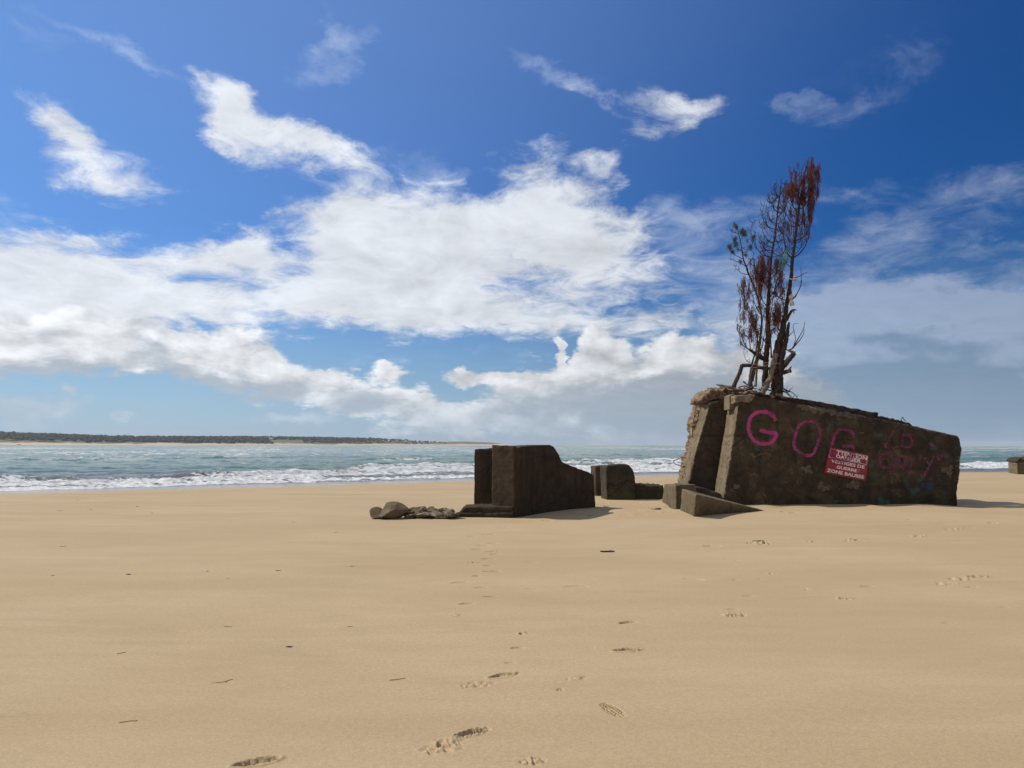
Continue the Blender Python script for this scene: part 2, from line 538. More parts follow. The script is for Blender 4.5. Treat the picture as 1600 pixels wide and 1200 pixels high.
def mat_sea():
    m, t = new_mat('sea_water')
    tc = t.node('ShaderNodeTexCoord').outputs['Object']
    s = t.node('ShaderNodeAttribute', attribute_name='offshore').outputs['Fac']
    fm = t.node('ShaderNodeAttribute', attribute_name='foam').outputs['Fac']
    st = t.vm('MULTIPLY', tc, (0.55, 1.0, 1.0))
    sl = t.vm('MULTIPLY', tc, (0.22, 1.0, 1.0))
    n1 = t.noise(st, 0.9, 6, 0.68, 0.5)
    n2 = t.noise(st, 4.5, 4, 0.65, 0.3)
    n3 = t.noise(sl, 0.12, 4, 0.6, 0.3)
    deep = t.mix(t.mr(n3, 0.38, 0.62), (0.065, 0.135, 0.105), (0.130, 0.205, 0.145))
    far = t.mix(t.mr(s, 150, 900), deep, (0.17, 0.22, 0.165))
    shal = t.mix(t.mr(s, 8, 42), (0.17, 0.165, 0.15), far)
    shal = t.mix(t.mr(s, 0.0, 8), (0.27, 0.215, 0.165), shal)
    f = t.m('ADD', fm, t.m('MULTIPLY', t.m('SUBTRACT', n1, 0.5), 2.1))
    f = t.m('MULTIPLY_ADD', t.m('SUBTRACT', n2, 0.5), 1.5, f)
    foam = t.m('MULTIPLY', t.mr(f, 0.38, 0.68), t.mr(fm, 0.02, 0.2))
    fl = t.noise(t.vm('MULTIPLY', tc, (0.20, 0.11, 1.0)), 1.0, 6, 0.78, 0.4)
    flb = t.noise(t.vm('MULTIPLY', tc, (0.010, 0.006, 1.0)), 1.0, 3, 0.6)
    fl = t.m('MULTIPLY_ADD', t.m('SUBTRACT', flb, 0.5), 0.5, fl)
    fleck = t.m('MULTIPLY', t.mr(fl, 0.53, 0.58), t.mr(s, 40, 140))  # whitecap flecks, also sun glitter painted as white colour
    foam = t.m('MAXIMUM', foam, t.m('MULTIPLY', fleck, 0.95))  # from here foam also carries the painted sun glitter
    fc = t.mix(t.mr(n2, 0.3, 0.7), (0.42, 0.43, 0.42), (0.74, 0.74, 0.72))
    c = t.mix(foam, shal, fc)
    rough = t.mr(foam, 0, 1, 0.14, 0.9)
    rough = t.m('ADD', rough, t.mr(s, 60, 1500, 0.0, 0.25))
    chop = t.m('ADD', t.noise(st, 2.2, 6, 0.7, 0.6), t.m('MULTIPLY', foam, 0.6))
    nb = bump(t, chop, t.mr(s, 1.0, 9.0, 0.08, 0.9), 0.10)
    principled(t, Base_Color=c, Roughness=rough, Normal=nb, Specular_IOR_Level=0.4, IOR=1.33)
    return m


def mat_concrete(name, dark, light, stain, stain_amt=0.5, moss=0.3, boards='z', smudges=False, dark_low=0.3):
    m, t = new_mat(name)
    tc = t.node('ShaderNodeTexCoord').outputs['Object']
    geo = t.node('ShaderNodeNewGeometry')
    sep = t.node('ShaderNodeSeparateXYZ', ins={0: tc})
    n1 = t.noise(tc, 0.9, 6, 0.65, 0.4)
    n2 = t.noise(tc, 5.0, 7, 0.68, 0.2)
    n3 = t.noise(tc, 38.0, 5, 0.7)
    c = t.mix(t.mr(n1, 0.32, 0.66), dark, light)
    c = t.mix(t.mr(n2, 0.42, 0.68, 0.0, 0.6), c, tuple(v * 0.62 for v in dark))
    # vertical run-off stains
    vs = t.vm('MULTIPLY', tc, (3.2, 3.2, 0.35))
    rn = t.noise(vs, 1.4, 5, 0.6, 0.2)
    c = t.mix(t.m('MULTIPLY', t.mr(rn, 0.48, 0.68), stain_amt), c, stain)
    # pale scuffs where the skin has come off
    sc_ = t.mr(t.noise(tc, 2.1, 8, 0.72, 0.8), 0.66, 0.71)
    c = t.mix(t.m('MULTIPLY', sc_, 0.45), c, tuple(min(1, v * 2.1) for v in light))
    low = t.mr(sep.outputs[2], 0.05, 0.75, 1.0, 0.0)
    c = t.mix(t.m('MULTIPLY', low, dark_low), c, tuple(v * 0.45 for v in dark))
    ml = t.mr(t.m('MULTIPLY_ADD', t.m('SUBTRACT', n2, 0.5), 0.9, sep.outputs[2]), 0.05, 0.45, 1.0, 0.0)
    c = t.mix(t.m('MULTIPLY', ml, moss), c, (0.075, 0.095, 0.03))
    if smudges:
        mt_ = t.noise(t.vm('ADD', tc, (3.0, 1.0, 7.0)), 2.6, 7, 0.7, 0.5)
        c = t.mix(t.mr(mt_, 0.50, 0.64, 0.0, 0.75), c, (0.030, 0.024, 0.018))
        c = t.mix(t.mr(mt_, 0.44, 0.34, 0.0, 0.6), c, (0.15, 0.105, 0.062))
        ol = t.noise(t.vm('ADD', tc, (13.0, 1.0, 2.0)), 1.1, 6, 0.65, 0.4)
        c = t.mix(t.mr(ol, 0.54, 0.64, 0.0, 0.5), c, (0.075, 0.075, 0.038))
        ps = t.noise(t.vm('ADD', tc, (31.0, 4.0, 2.0)), 3.4, 8, 0.75, 1.2)
        c = t.mix(t.mr(ps, 0.68, 0.70, 0.0, 0.6), c, (0.30, 0.26, 0.20))
        for i, (colr, sh, lo) in enumerate([((0.03, 0.10, 0.24), 3.0, 0.67), ((0.05, 0.13, 0.12), 11.0, 0.63), ((0.28, 0.05, 0.13), 23.0, 0.72)]):
            k = t.mr(t.noise(t.vm('ADD', tc, (sh, sh, sh)), 1.5, 4, 0.55, 0.4), lo, lo + 0.07)
            c = t.mix(t.m('MULTIPLY', k, 0.55), c, colr)
    gv = t.m('MULTIPLY_ADD', t.m('SUBTRACT', n3, 0.5), 0.7, 1.0)
    c = t.mix(1.0, c, t.comb(gv, gv, gv), 'MULTIPLY')
    ck = t.node('ShaderNodeTexVoronoi', feature='DISTANCE_TO_EDGE', ins={'Vector': t.vm('ADD', tc, t.vm('SCALE', t.noise(tc, 2.0, 4, 0.6, color=True), scale=0.8)), 'Scale': 0.55})
    crack = t.m('MULTIPLY', t.mr(ck.outputs['Distance'], 0.0, 0.012, 1.0, 0.0), t.mr(n1, 0.45, 0.6))
    c = t.mix(t.m('MULTIPLY', crack, 0.8), c, tuple(v * 0.25 for v in dark))
    # board-marked casting lines
    w = t.node('ShaderNodeTexWave', bands_direction='Z' if boards == 'z' else 'X', ins={'Vector': tc, 'Scale': 1.7, 'Distortion': 1.2, 'Detail': 3.0, 'Detail Scale': 1.5})
    line = t.mr(w.outputs['Fac'], 0.0, 0.10, 0.0, 1.0)
    h = t.m('ADD', t.m('MULTIPLY', n2, 0.6), t.m('MULTIPLY', n3, 0.35))
    h = t.m('ADD', h, t.m('MULTIPLY', line, 0.05))
    h = t.m('SUBTRACT', h, t.m('MULTIPLY', crack, 0.8))
    hl = t.mr(t.noise(t.vm('MULTIPLY', tc, (0.25, 0.25, 5.0)), 1.3, 3, 0.6), 0.58, 0.66)
    c = t.mix(t.m('MULTIPLY', hl, 0.4), c, tuple(v * 0.5 for v in dark))
    nb = bump(t, h, 0.65, 0.03)
    principled(t, Base_Color=c, Roughness=0.92, Normal=nb, Specular_IOR_Level=0.2)
    return m


def mat_simple(name, c1, c2, scale=8.0, rough=0.85, bmp=0.5, dist=0.01, stretch=(1, 1, 1), spec=0.3):
    m, t = new_mat(name)
    tc = t.vm('MULTIPLY', t.node('ShaderNodeTexCoord').outputs['Object'], stretch)
    n = t.noise(tc, scale, 5, 0.65, 0.2)
    c = t.mix(t.mr(n, 0.32, 0.68), c1, c2)
    nb = bump(t, t.noise(tc, scale * 3, 5, 0.7), bmp, dist)
    principled(t, Base_Color=c, Roughness=rough, Normal=nb, Specular_IOR_Level=spec)
    return m


def mat_paint(name, col, alpha=0.85, lo=0.36, hi=0.6, scale=7.0, edge=False):
    m, t = new_mat(name)
    tc = t.node('ShaderNodeTexCoord').outputs['Object']
    n = t.noise(tc, scale, 6, 0.7, 0.3)
    n2 = t.noise(tc, 1.3, 3, 0.5)
    a = t.m('MULTIPLY', t.mr(n, lo, hi), t.m('MULTIPLY', t.mr(n2, 0.3, 0.6, 0.55, 1.0), alpha))
    if edge:
        ed = t.node('ShaderNodeAttribute', attribute_name='spray').outputs['Fac']
        ed = t.m('MULTIPLY_ADD', t.m('SUBTRACT', t.noise(tc, 30.0, 4, 0.8), 0.5), 1.3, ed)
        a = t.m('MULTIPLY', a, t.mr(ed, 0.15, 0.75))
    c = t.mix(t.mr(n, 0.4, 0.7), tuple(v * 0.75 for v in col), col)
    p = t.node('ShaderNodeBsdfPrincipled', ins={'Base Color': c, 'Roughness': 0.7, 'Specular IOR Level': 0.2, 'Alpha': a})
    t.node('ShaderNodeOutputMaterial', ins={0: p.outputs[0]})
    return m


M = {}
M['sand'] = mat_sand()
M['sea'] = mat_sea()
M['conc_dark'] = mat_concrete('dark_stained_shaded_concrete', (0.050, 0.035, 0.022), (0.086, 0.060, 0.038), (0.027, 0.019, 0.012), 0.55, 0.08, smudges=False)  # also the shade tone painted on the rear wall's front
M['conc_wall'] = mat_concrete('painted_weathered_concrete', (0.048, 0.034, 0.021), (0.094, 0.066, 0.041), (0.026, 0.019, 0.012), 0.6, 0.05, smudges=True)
M['conc_side'] = mat_concrete('pale_weathered_sunlit_concrete', (0.145, 0.109, 0.065), (0.220, 0.170, 0.104), (0.080, 0.060, 0.037), 0.6, 0.10)  # also the sunlit tone painted on the bunker's left ends
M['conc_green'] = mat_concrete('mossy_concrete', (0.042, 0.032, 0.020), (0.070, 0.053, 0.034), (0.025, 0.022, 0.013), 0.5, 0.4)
M['rubble'] = mat_simple('rubble_concrete', (0.13, 0.10, 0.068), (0.28, 0.22, 0.15), 9.0, 0.95, 0.9, 0.03)
M['rubble_red'] = mat_simple('broken_reddish_concrete', (0.14, 0.085, 0.052), (0.36, 0.26, 0.17), 14.0, 0.95, 1.0, 0.04)
M['rock'] = mat_simple('boulder_rock', (0.105, 0.075, 0.048), (0.20, 0.145, 0.095), 5.0, 0.95, 0.8, 0.03)
M['bark'] = mat_simple('dead_pine_bark', (0.026, 0.017, 0.013), (0.085, 0.056, 0.041), 16.0, 0.95, 0.9, 0.02, (1, 1, 0.25))
M['barewood'] = mat_simple('bleached_wood', (0.13, 0.088, 0.060), (0.27, 0.20, 0.145), 16.0, 0.9, 0.8, 0.02, (1, 1, 0.3))
M['needle_red'] = mat_simple('dead_needles', (0.070, 0.022, 0.016), (0.17, 0.055, 0.036), 6.0, 0.85, 0.0)
M['needle_green'] = mat_simple('green_needles', (0.035, 0.058, 0.025), (0.080, 0.110, 0.045), 6.0, 0.7, 0.0)
M['rust'] = mat_simple('rusty_iron', (0.06, 0.030, 0.020), (0.16, 0.07, 0.038), 30.0, 0.9, 0.6, 0.005)  # also the dark shade tone of the far bunker's opening_shade
M['pink'] = mat_paint('pink_spray_paint', (0.62, 0.10, 0.27), 0.95, 0.20, 0.42, edge=True)
M['pink_faint'] = mat_paint('faded_pink_spray_paint', (0.44, 0.085, 0.20), 0.85, 0.26, 0.56, edge=True)
M['pink_ghost'] = mat_paint('ghostly_pink_spray_paint', (0.34, 0.075, 0.16), 0.72, 0.30, 0.62, edge=True)
M['weed'] = mat_simple('dried_seaweed', (0.018, 0.013, 0.010), (0.05, 0.035, 0.022), 30.0, 0.8, 0.5, 0.004)

# ------------------------------------------------------------------ the sand
PRINTS = []   # (x, y, heading, length, kind, depth)


def add_print(px, py, head, length, kind, depth=0.022):
    g = ground(px, py)
    k = {'full': .80, 'heavy': .74}.get(kind, .92)
    PRINTS.append((g.x, g.y, R(head), length * k, kind, depth * (.85 if kind in ('full', 'heavy') else .95) * (1.0 if py > 1000 else 1.0 + (1000 - py) / 170)))


for a in [
    (402, 1192, 24, .29, 'full', .030), (735, 1147, 35, .27, 'heavy', .034), (785, 1056, 30, .27, 'full', .024),
    (808, 1012, 12, .13, 'heel', .018), (820, 990, 0, .16, 'clods', .018), (729, 943, 8, .18, 'heel', .026),
    (766, 932, 0, .20, 'tread', .020), (769, 893, 0, .26, 'tread', .022), (712, 962, 60, .16, 'clods', .012),
    (957, 1110, 112, .27, 'tread', .020), (978, 1017, 14, .30, 'heavy', .036), (980, 972, 24, .22, 'heel', .022),
    (875, 1078, 50, .06, 'ring', .014), (900, 1060, 30, .18, 'clods', .012), (1146, 961, 4, .28, 'clods', .024),
    (1145, 952, 0, .16, 'heel', .012), (1186, 849, 0, .50, 'clods', .030), (1112, 853, 0, .34, 'heel', .026),
    (1333, 845, 0, .40, 'clods', .028), (1437, 838, 0, .44, 'clods', .024), (1490, 827, 0, .44, 'clods', .024),
    (1515, 825, 0, .3, 'heel', .02), (1425, 812, 0, .3, 'heel', .02), (1550, 817, 0, .36, 'clods', .022),
    (1525, 902, 6, .36, 'heavy', .034), (1500, 905, 10, .34, 'clods', .02), (1518, 917, 0, .2, 'heel', .016), (1318, 935, 0, .26, 'clods', .018), (1355, 916, 10, .22, 'heel', .014),
    (1265, 921, 0, .25, 'clods', .010), (1480, 912, 15, .4, 'clods', .014), (1170, 931, 0, .18, 'heel', .012), (1384, 936, 0, .1, 'heel', .012),
    (832, 1190, 10, .16, 'clods', .020), (690, 1170, 30, .30, 'clods', .012), (760, 1140, 60, .1, 'clods', .02), (700, 1158, 20, .2, 'clods', .012),
    (796, 1036, 10, .1, 'heel', .012), (806, 1054, 60, .1, 'heel', .026), (745, 1070, 25, .3, 'clods', .010),
    (763, 873, 10, .24, 'heel', .022), (740, 879, 0, .2, 'clods', .018), (765, 835, 0, .3, 'tread', .022), (755, 852, 0, .26, 'heel', .02),
    (771, 849, 0, .26, 'heel', .02), (746, 858, 0, .24, 'heel', .018), (770, 862, 0, .26, 'heel', .022), (774, 866, 0, .2, 'heel', .02),
    (763, 884, 0, .18, 'heel', .02), (738, 838, 0, .22, 'heel', .016), (718, 910, 18, .26, 'heel', .012), (751, 918, 0, .2, 'heel', .012), (742, 900, 0, .18, 'clods', .012),
    (830, 878, 0, .22, 'heel', .010), (832, 920, 0, .2, 'heel', .008), (900, 916, 6, .34, 'heel', .009), (787, 824, 0, .3, 'heel', .012),
    (1085, 905, 340, .3, 'heel', .010), (1150, 906, 0, .14, 'heel', .012), (1205, 896, 0, .16, 'clods', .012), (1570, 949, 0, .12, 'heel', .014), (1482, 973, 0, .16, 'heel', .010),
    (1190, 905, 0, .12, 'heel', .010), (855, 813, 0, .30, 'heel', .02), (1360, 842, 0, .16, 'heel', .012), (1270, 846, 0, .3, 'clods', .014),
    (1240, 801, 0, .5, 'clods', .016), (1410, 793, 0, .6, 'heel', .02), (1219, 800, 0, .2, 'heel', .016), (1466, 832, 0, .2, 'heel', .018),
    (1280, 874, 0, .1, 'heel', .012), (1152, 876, 0, .1, 'heel', .012), (625, 1062, 20, .14, 'heel', .008), (348, 1067, 5, .16, 'heel', .007), (660, 882, 0, .12, 'heel', .012),
]:
    add_print(*a)

# a slightly churned strip of sand between the ruins
for i in range(26):
    px = random.uniform(925, 1060); py = random.uniform(785, 806)
    add_print(px, py, random.uniform(-20, 20), random.uniform(.15, .4), random.choice(['clods', 'heel']), random.uniform(.014, .03))


def build_sand():
    # polar sheet round the viewpoint: fine in the foreground, coarse far away, and all the way round
    rs = list(np.arange(0.3, 3.0, 0.08))
    r = 3.0
    while r < 95:
        rs.append(r)
        r += max(0.0075, r * r * 0.00020) if r > 3.05 else 0.0075
    r = 100
    while r < 9000:
        rs.append(r); r *= 1.22
    rs = np.array(rs)
    th = list(np.arange(-0.70, 0.7001, 0.00135))
    rest = np.linspace(th[-1], th[0] + 2 * math.pi, 90)[1:-1]
    th = np.array(th + list(rest))
    nr, nt = len(rs), len(th)
    Rr, T = np.meshgrid(rs, th, indexing='ij')
    X = (Rr * np.sin(T)).ravel(); Y = (Rr * np.cos(T)).ravel()
    H = base_h(X, Y)
    near = np.hypot(X, Y) < 110
    H[near] = soft_h(X[near], Y[near])
    # footprints
    fx = np.abs(T.ravel()) < 0.71
    for (cx, cy, hd, L, kind, dep) in PRINTS:
        rr = L * 0.9 + 0.05
        sel = np.nonzero((np.abs(X - cx) < rr) & (np.abs(Y - cy) < rr) & fx)[0]
        if len(sel) == 0: continue
        dx = X[sel] - cx; dy = Y[sel] - cy
        c, s_ = math.cos(hd), math.sin(hd)
        u = (dx * c + dy * s_) / L; v = (-dx * s_ + dy * c) / L
        jag = fbm(X[sel] * 26, Y[sel] * 26, octv=3)
        if kind in ('full', 'heavy'):
            wid = 0.17 + 0.03 * np.cos(u * 6) - 0.035 * np.exp(-((u + 0.08) / 0.13) ** 2)
            d = np.sqrt((u / 0.5) ** 2 + (v / wid) ** 2) + jag * (0.10 if kind == 'full' else 0.22)
            m_ = 1 - sstep(0.82, 1.0, d)
            inner = np.clip(fbm(X[sel] * 40, Y[sel] * 40, octv=2) * 0.35, -0.6, 0.6)
            H[sel] += -dep * m_ * (0.75 + inner) + dep * 0.42 * np.exp(-((d - 1.12) / 0.12) ** 2)
            if kind == 'heavy':
                k = sstep(0.05, 0.32, u) * (1 - sstep(0.9, 1.5, d))
                H[sel] += 0.7 * dep * k * np.clip(fbm(X[sel] * 45, Y[sel] * 45, octv=2), -0.8, 0.9)
        elif kind == 'heel':
            d = np.sqrt((u / 0.5) ** 2 + ((v + 0.10) / 0.26) ** 2) + jag * 0.06
            m_ = (1 - sstep(0.86, 1.0, d)) * sstep(-0.25, 0.16, v)
            H[sel] += -dep * m_
        elif kind == 'tread':
            d = np.sqrt((u / 0.5) ** 2 + (v / 0.2) ** 2)
            cells = np.sin(u * 2 * math.pi * 5.0 + v * 3) * np.sin(v * 2 * math.pi * 5.5 + 1.0)
            m_ = (1 - sstep(0.9, 1.05, d)) * sstep(0.15, 0.4, np.abs(cells) + jag * 0.35 - 0.15)
            H[sel] += -dep * m_
        elif kind == 'ring':
            d = np.sqrt(u ** 2 + (v / 0.7) ** 2)
            H[sel] += -dep * np.exp(-((d - 0.35) / 0.12) ** 2)
        else:
            d = np.sqrt((u / 0.5) ** 2 + (v / 0.3) ** 2)
            n_ = fbm(X[sel] * 24 + 5, Y[sel] * 24, octv=3)
            k = sstep(0.05, 0.30, n_) * (1 - sstep(0.5, 1.1, d))
            n2 = sstep(0.10, 0.38, -n_) * (1 - sstep(0.5, 1.1, d))
            H[sel] += -dep * k + dep * 0.7 * n2
    V = np.stack([X, Y, H], 1)
    i = np.arange(nr - 1)[:, None]; j = np.arange(nt)[None, :]; j2 = (j + 1) % nt
    Fq = np.stack([i * nt + j, i * nt + j2, (i + 1) * nt + j2, (i + 1) * nt + j], -1).reshape(-1, 4)[:, ::-1]
    # the small disc under the viewer
    me = mesh_np('sand', V, Fq)
    s = Y - shore(X) + 1.2 * fbm(X * 0.12, Y * 0.12, octv=3)
    wet = sstep(-4.5, -1.0, s) * 0.9
    damp = sstep(-13.0, -5.0, s)
    for nm, arr in (('wet', wet), ('damp', damp)):
        a = me.attributes.new(nm, 'FLOAT', 'POINT'); a.data.foreach_set('value', arr.astype(np.float32))
    return link_mesh('sand', me, M['sand'])


sand = build_sand()
tag(sand, kind='structure')


# ------------------------------------------------------------------ the sea
def build_sea():
    rs = [20.0]
    while rs[-1] < 12000:
        r = rs[-1]
        rs.append(r + (max(0.10, r * r * 0.00005) if r < 500 else r * 0.03))
    rs = np.array(rs)
    th = list(np.arange(-0.72, 0.7201, 0.0020))
    rest = np.linspace(th[-1], th[0] + 2 * math.pi, 80)[1:-1]
    th = np.array(th + list(rest))
    nr, nt = len(rs), len(th)
    Rr, T = np.meshgrid(rs, th, indexing='ij')
    X = (Rr * np.sin(T)).ravel(); Y = (Rr * np.cos(T)).ravel()
    s = Y - shore(X)
    damp = sstep(2.0, 26.0, s)
    far = 1 - sstep(900, 2500, np.hypot(X, Y))
    Z = np.zeros_like(X)
    # wind chop: long-crested noise, crests roughly along the shore
    xr = X * 0.94 - Y * 0.16; yr = Y * 0.98 + X * 0.18
    chop = 0.20 * fbm(xr * 0.085, yr * 0.24, octv=3, gain=0.62)
    rid = 1 - np.abs(perlin(xr * 0.14 + 40, yr * 0.36 + 7)) * 2
    chop += 0.11 * rid * sstep(0.2, 0.9, rid)
    small = 0.05 * fbm(X * 0.9, Y * 1.6, octv=3)
    Z += (chop * 0.9 + small) * damp * far
    foam = np.zeros_like(X)
    # whitecaps on the crests
    cap = sstep(0.17, 0.32, chop + 0.10 * fbm(X * 0.03, Y * 0.05, octv=2))
    capf = sstep(14, 50, s)
    foam = np.maximum(foam, cap * capf * (0.42 + 0.30 * sstep(150, 700, s)))
    # breakers
    wob = 3.0 * fbm(X * 0.035, Y * 0.0 + 2.2, octv=3)
    for (s0, hb, wd, th0, fl, wgt, seed, x0, x1) in [
            (5.5, .10, 1.6, -.6, 3.5, .95, 1.3, -999, 999), (10.0, .20, 2.2, -.5, 5.0, 1.0, 4.4, -999, 999),
            (16.5, .42, 2.6, -.30, 7.0, .95, 7.7, -999, 999), (25.0, .46, 3.0, .0, 7.5, .80, 11.1, -999, 999),
            (42.0, .45, 3.2, .10, 9.0, .75, 15.5, -5, 999), (98.0, .75, 5.0, .20, 12.0, .9, 21.1, 0, 999), (70.0, .5, 4.0, .32, 8.0, .7, 31.1, -999, 999)]:
        ds = s - s0 - wob * (1 + s0 * 0.02)
        along = perlin(X * 0.05 + seed, Y * 0.0 + seed)
        act = sstep(th0 - 0.15, th0 + 0.15, along) * sstep(x0 - 5, x0 + 5, X) * (1 - sstep(x1 - 5, x1 + 5, X))
        prof = np.where(ds < 0, np.exp(-(ds / (wd * 0.28)) ** 2), np.exp(-(ds / wd) ** 2))
        Z += hb * prof * (0.35 + 0.65 * act) * (1 + 0.35 * fbm(X * 0.6, Y * 0.6, octv=2))
        trail = np.where(ds < 0, np.exp(-(ds / 0.9) ** 2), np.exp(-ds / fl)) 
        front = np.exp(-((ds + wd * 0.35) / (wd * 0.7)) ** 2)
        foam = np.maximum(foam, wgt * act * np.maximum(front, 0.72 * trail))
    # churned foam texture
    ss = s - np.clip(X * 0.28, 0, 7)
    sud = sstep(3.5, 6.5, ss) * (1 - sstep(13, 24, ss))
    foam = foam * sstep(2.5, 5.0, ss)
    sud = sud * (1 - .75 * sstep(20, 34, X) * sstep(6, 9, ss))
    foam = np.maximum(foam, sud * (0.29 + 0.62 * fbm(X * 0.16, Y * 0.42, octv=4, gain=.62)))
    Z += 0.10 * sud * fbm(X * 1.5, Y * 2.2, octv=4, gain=.6)
    edge = np.exp(-((s - 0.55 - 0.8 * fbm(X * 0.25, Y * 0, octv=3)) / 0.35) ** 2)
    foam = np.maximum(foam, edge * 0.95)
    Z *= sstep(-0.5, 3.0, s) * 0.97 + 0.03
    V = np.stack([X, Y, Z + SEA_Z], 1)
    i = np.arange(nr - 1)[:, None]; j = np.arange(nt)[None, :]; j2 = (j + 1) % nt
    Fq = np.stack([i * nt + j, i * nt + j2, (i + 1) * nt + j2, (i + 1) * nt + j], -1).reshape(-1, 4)[:, ::-1]
    # no water under dry land
    sf = s[Fq].max(1)
    Fq = Fq[sf > -1.5]
    me = mesh_np('sea', V, Fq)
    for nm, arr in (('offshore', s), ('foam', foam)):
        a = me.attributes.new(nm, 'FLOAT', 'POINT'); a.data.foreach_set('value', arr.astype(np.float32))
    return link_mesh('sea', me, M['sea'])


sea = build_sea()
tag(sea, kind='structure')


# ------------------------------------------------------------------ concrete blocks
def co_np(me):
    a = np.empty(len(me.vertices) * 3, dtype=np.float32); me.vertices.foreach_get('co', a)
    return a.reshape(-1, 3).astype(np.float64)


def no_np(me):
    a = np.empty(len(me.vertices) * 3, dtype=np.float32); me.vertices.foreach_get('normal', a)
    return a.reshape(-1, 3).astype(np.float64)


def weather(me, rough=0.012, chip=0.6, chip_scale=2.2, seed=0.0, big=0.0, iters=5, crumble=None):
    """displace a dense mesh: pitted faces, chipped and rounded arrises"""
    V = co_np(me); N = no_np(me)
    E = np.empty(len(me.edges) * 2, dtype=np.int32); me.edges.foreach_get('vertices', E); E = E.reshape(-1, 2)
    deg = np.bincount(E.ravel(), minlength=len(V)).astype(float)[:, None]
    S = V.copy()
    for _ in range(iters):
        A = np.zeros_like(S)
        for k in range(3):
            A[:, k] = np.bincount(E[:, 0], S[E[:, 1], k], len(V)) + np.bincount(E[:, 1], S[E[:, 0], k], len(V))
        S = A / np.maximum(deg, 1)
    n = fbm(V[:, 0] * chip_scale + seed, V[:, 1] * chip_scale, V[:, 2] * chip_scale + seed, octv=4, gain=.6)
    msk = sstep(-0.05, 0.45, n) * chip
    if crumble is not None:
        msk = np.maximum(msk, crumble(V))
    msk = 0.04 + msk * sstep(0.02, 0.3, np.maximum(n, 0) + (0 if crumble is None else 1))
    P = V + (S - V) * np.clip(msk * 2.2, 0, 2.6)[:, None]
    d = rough * (fbm(V[:, 0] * 7 + seed, V[:, 1] * 7, V[:, 2] * 7, octv=4, gain=.6) - 0.35 * sstep(.35, .6, perlin(V[:, 0] * 11, V[:, 1] * 11, V[:, 2] * 11 + seed)))
    if big: d = d + big * fbm(V[:, 0] * 1.3 + seed, V[:, 1] * 1.3, V[:, 2] * 1.3, octv=3)
    if crumble is not None:
        cr = crumble(V)
        d = d + cr * 0.09 * fbm(V[:, 0] * 4.5, V[:, 1] * 4.5, V[:, 2] * 4.5 + 3, octv=5, gain=.62)
    P = P + N * d[:, None]
    me.vertices.foreach_set('co', P.astype(np.float32).ravel()); me.update()


def remeshed(name, verts, faces, voxel):
    me = bpy.data.meshes.new(name); me.from_pydata([tuple(v) for v in verts], [], faces); me.update()
    bm = bmesh.new(); bm.from_mesh(me); bmesh.ops.recalc_face_normals(bm, faces=bm.faces); bm.to_mesh(me); bm.free()
    o = bpy.data.objects.new('tmp', me); COL.objects.link(o)
    md = o.modifiers.new('r', 'REMESH'); md.mode = 'VOXEL'; md.voxel_size = voxel; md.use_smooth_shade = True
    dg = bpy.context.evaluated_depsgraph_get()
    out = bpy.data.meshes.new_from_object(o.evaluated_get(dg))
    bpy.data.objects.remove(o); out.name = name
    return out


def prism(name, front, ext, mat, parent=None, voxel=0.035, back=None, **kw):
    """solid from a front outline (3D points) swept by ext (one vector, or a list giving each corner its own)"""
    n = len(front)
    front = [Vector(p) for p in front]
    if isinstance(ext, (list, tuple)) and len(ext) == n and hasattr(ext[0], '__len__'):
        bk = [p + Vector(e) for p, e in zip(front, ext)]
    else:
        bk = [p + Vector(ext) for p in front]
    faces = [tuple(range(n)), tuple(reversed(range(n, 2 * n)))] + [(i, (i + 1) % n, n + (i + 1) % n, n + i) for i in range(n)]
    me = remeshed(name, front + bk, faces, voxel)
    weather(me, **kw)
    me.polygons.foreach_set('use_smooth', np.ones(len(me.polygons), dtype=bool))
    return link_mesh(name, me, mat, parent)


def pxs(pts, Y):
    return [at(x, y, Y) for x, y in pts]


# ---- the two-part block standing on its plinth, in the middle of the beach
A = ground(804, 809); B = ground(932, 792)
A = (A.x, A.y); B = (B.x, B.y)
g = ground(800, 809)
rt = empty('concrete_block', (A[0], A[1], g.z), 'dark upright concrete block with a stepped broken top on a low plinth beside the boulders', 'concrete ruin')
face = [onplane(px, py, A, B) for px, py in [(804, 812), (804.5, 694), (811, 700), (816, 697), (840, 696), (861, 695), (867, 699), (875, 712), (878, 721), (901, 730), (929, 741), (932, 795)]]
face[0].z -= .35; face[-1].z -= .35
LW = (804 - 768) / F_PX * A[1]
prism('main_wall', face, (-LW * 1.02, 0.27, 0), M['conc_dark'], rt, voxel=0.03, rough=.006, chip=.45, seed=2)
bs = pxs([(738.5, 789), (739.5, 701.5), (768, 699.5), (800, 699), (800, 789)], A[1] + 1.3)
for i in (0, 4): bs[i].z -= .6
prism('back_slab', bs, (0.5, 0.55, 0), M['conc_dark'], rt, voxel=0.035, rough=.008, chip=.3, seed=5)
pl_ = pxs([(711, 812), (713, 806), (724, 792), (768, 791), (802, 791.5), (803, 812)], A[1] - 0.05)
for i in (0, 5): pl_[i].z -= .3
prism('plinth', pl_, (0.02, 0.7, 0), M['conc_dark'], rt, voxel=0.03, rough=.012, chip=.6, seed=8)
pb = pxs([(708, 812), (710, 806), (716, 801), (802, 801), (803, 812)], A[1] - 0.10)
for i in (0, 4): pb[i].z -= .3
prism('plinth_ledge', pb, (0.02, 0.4, 0), M['conc_dark'], rt, voxel=0.03, rough=.012, chip=.7, seed=9)

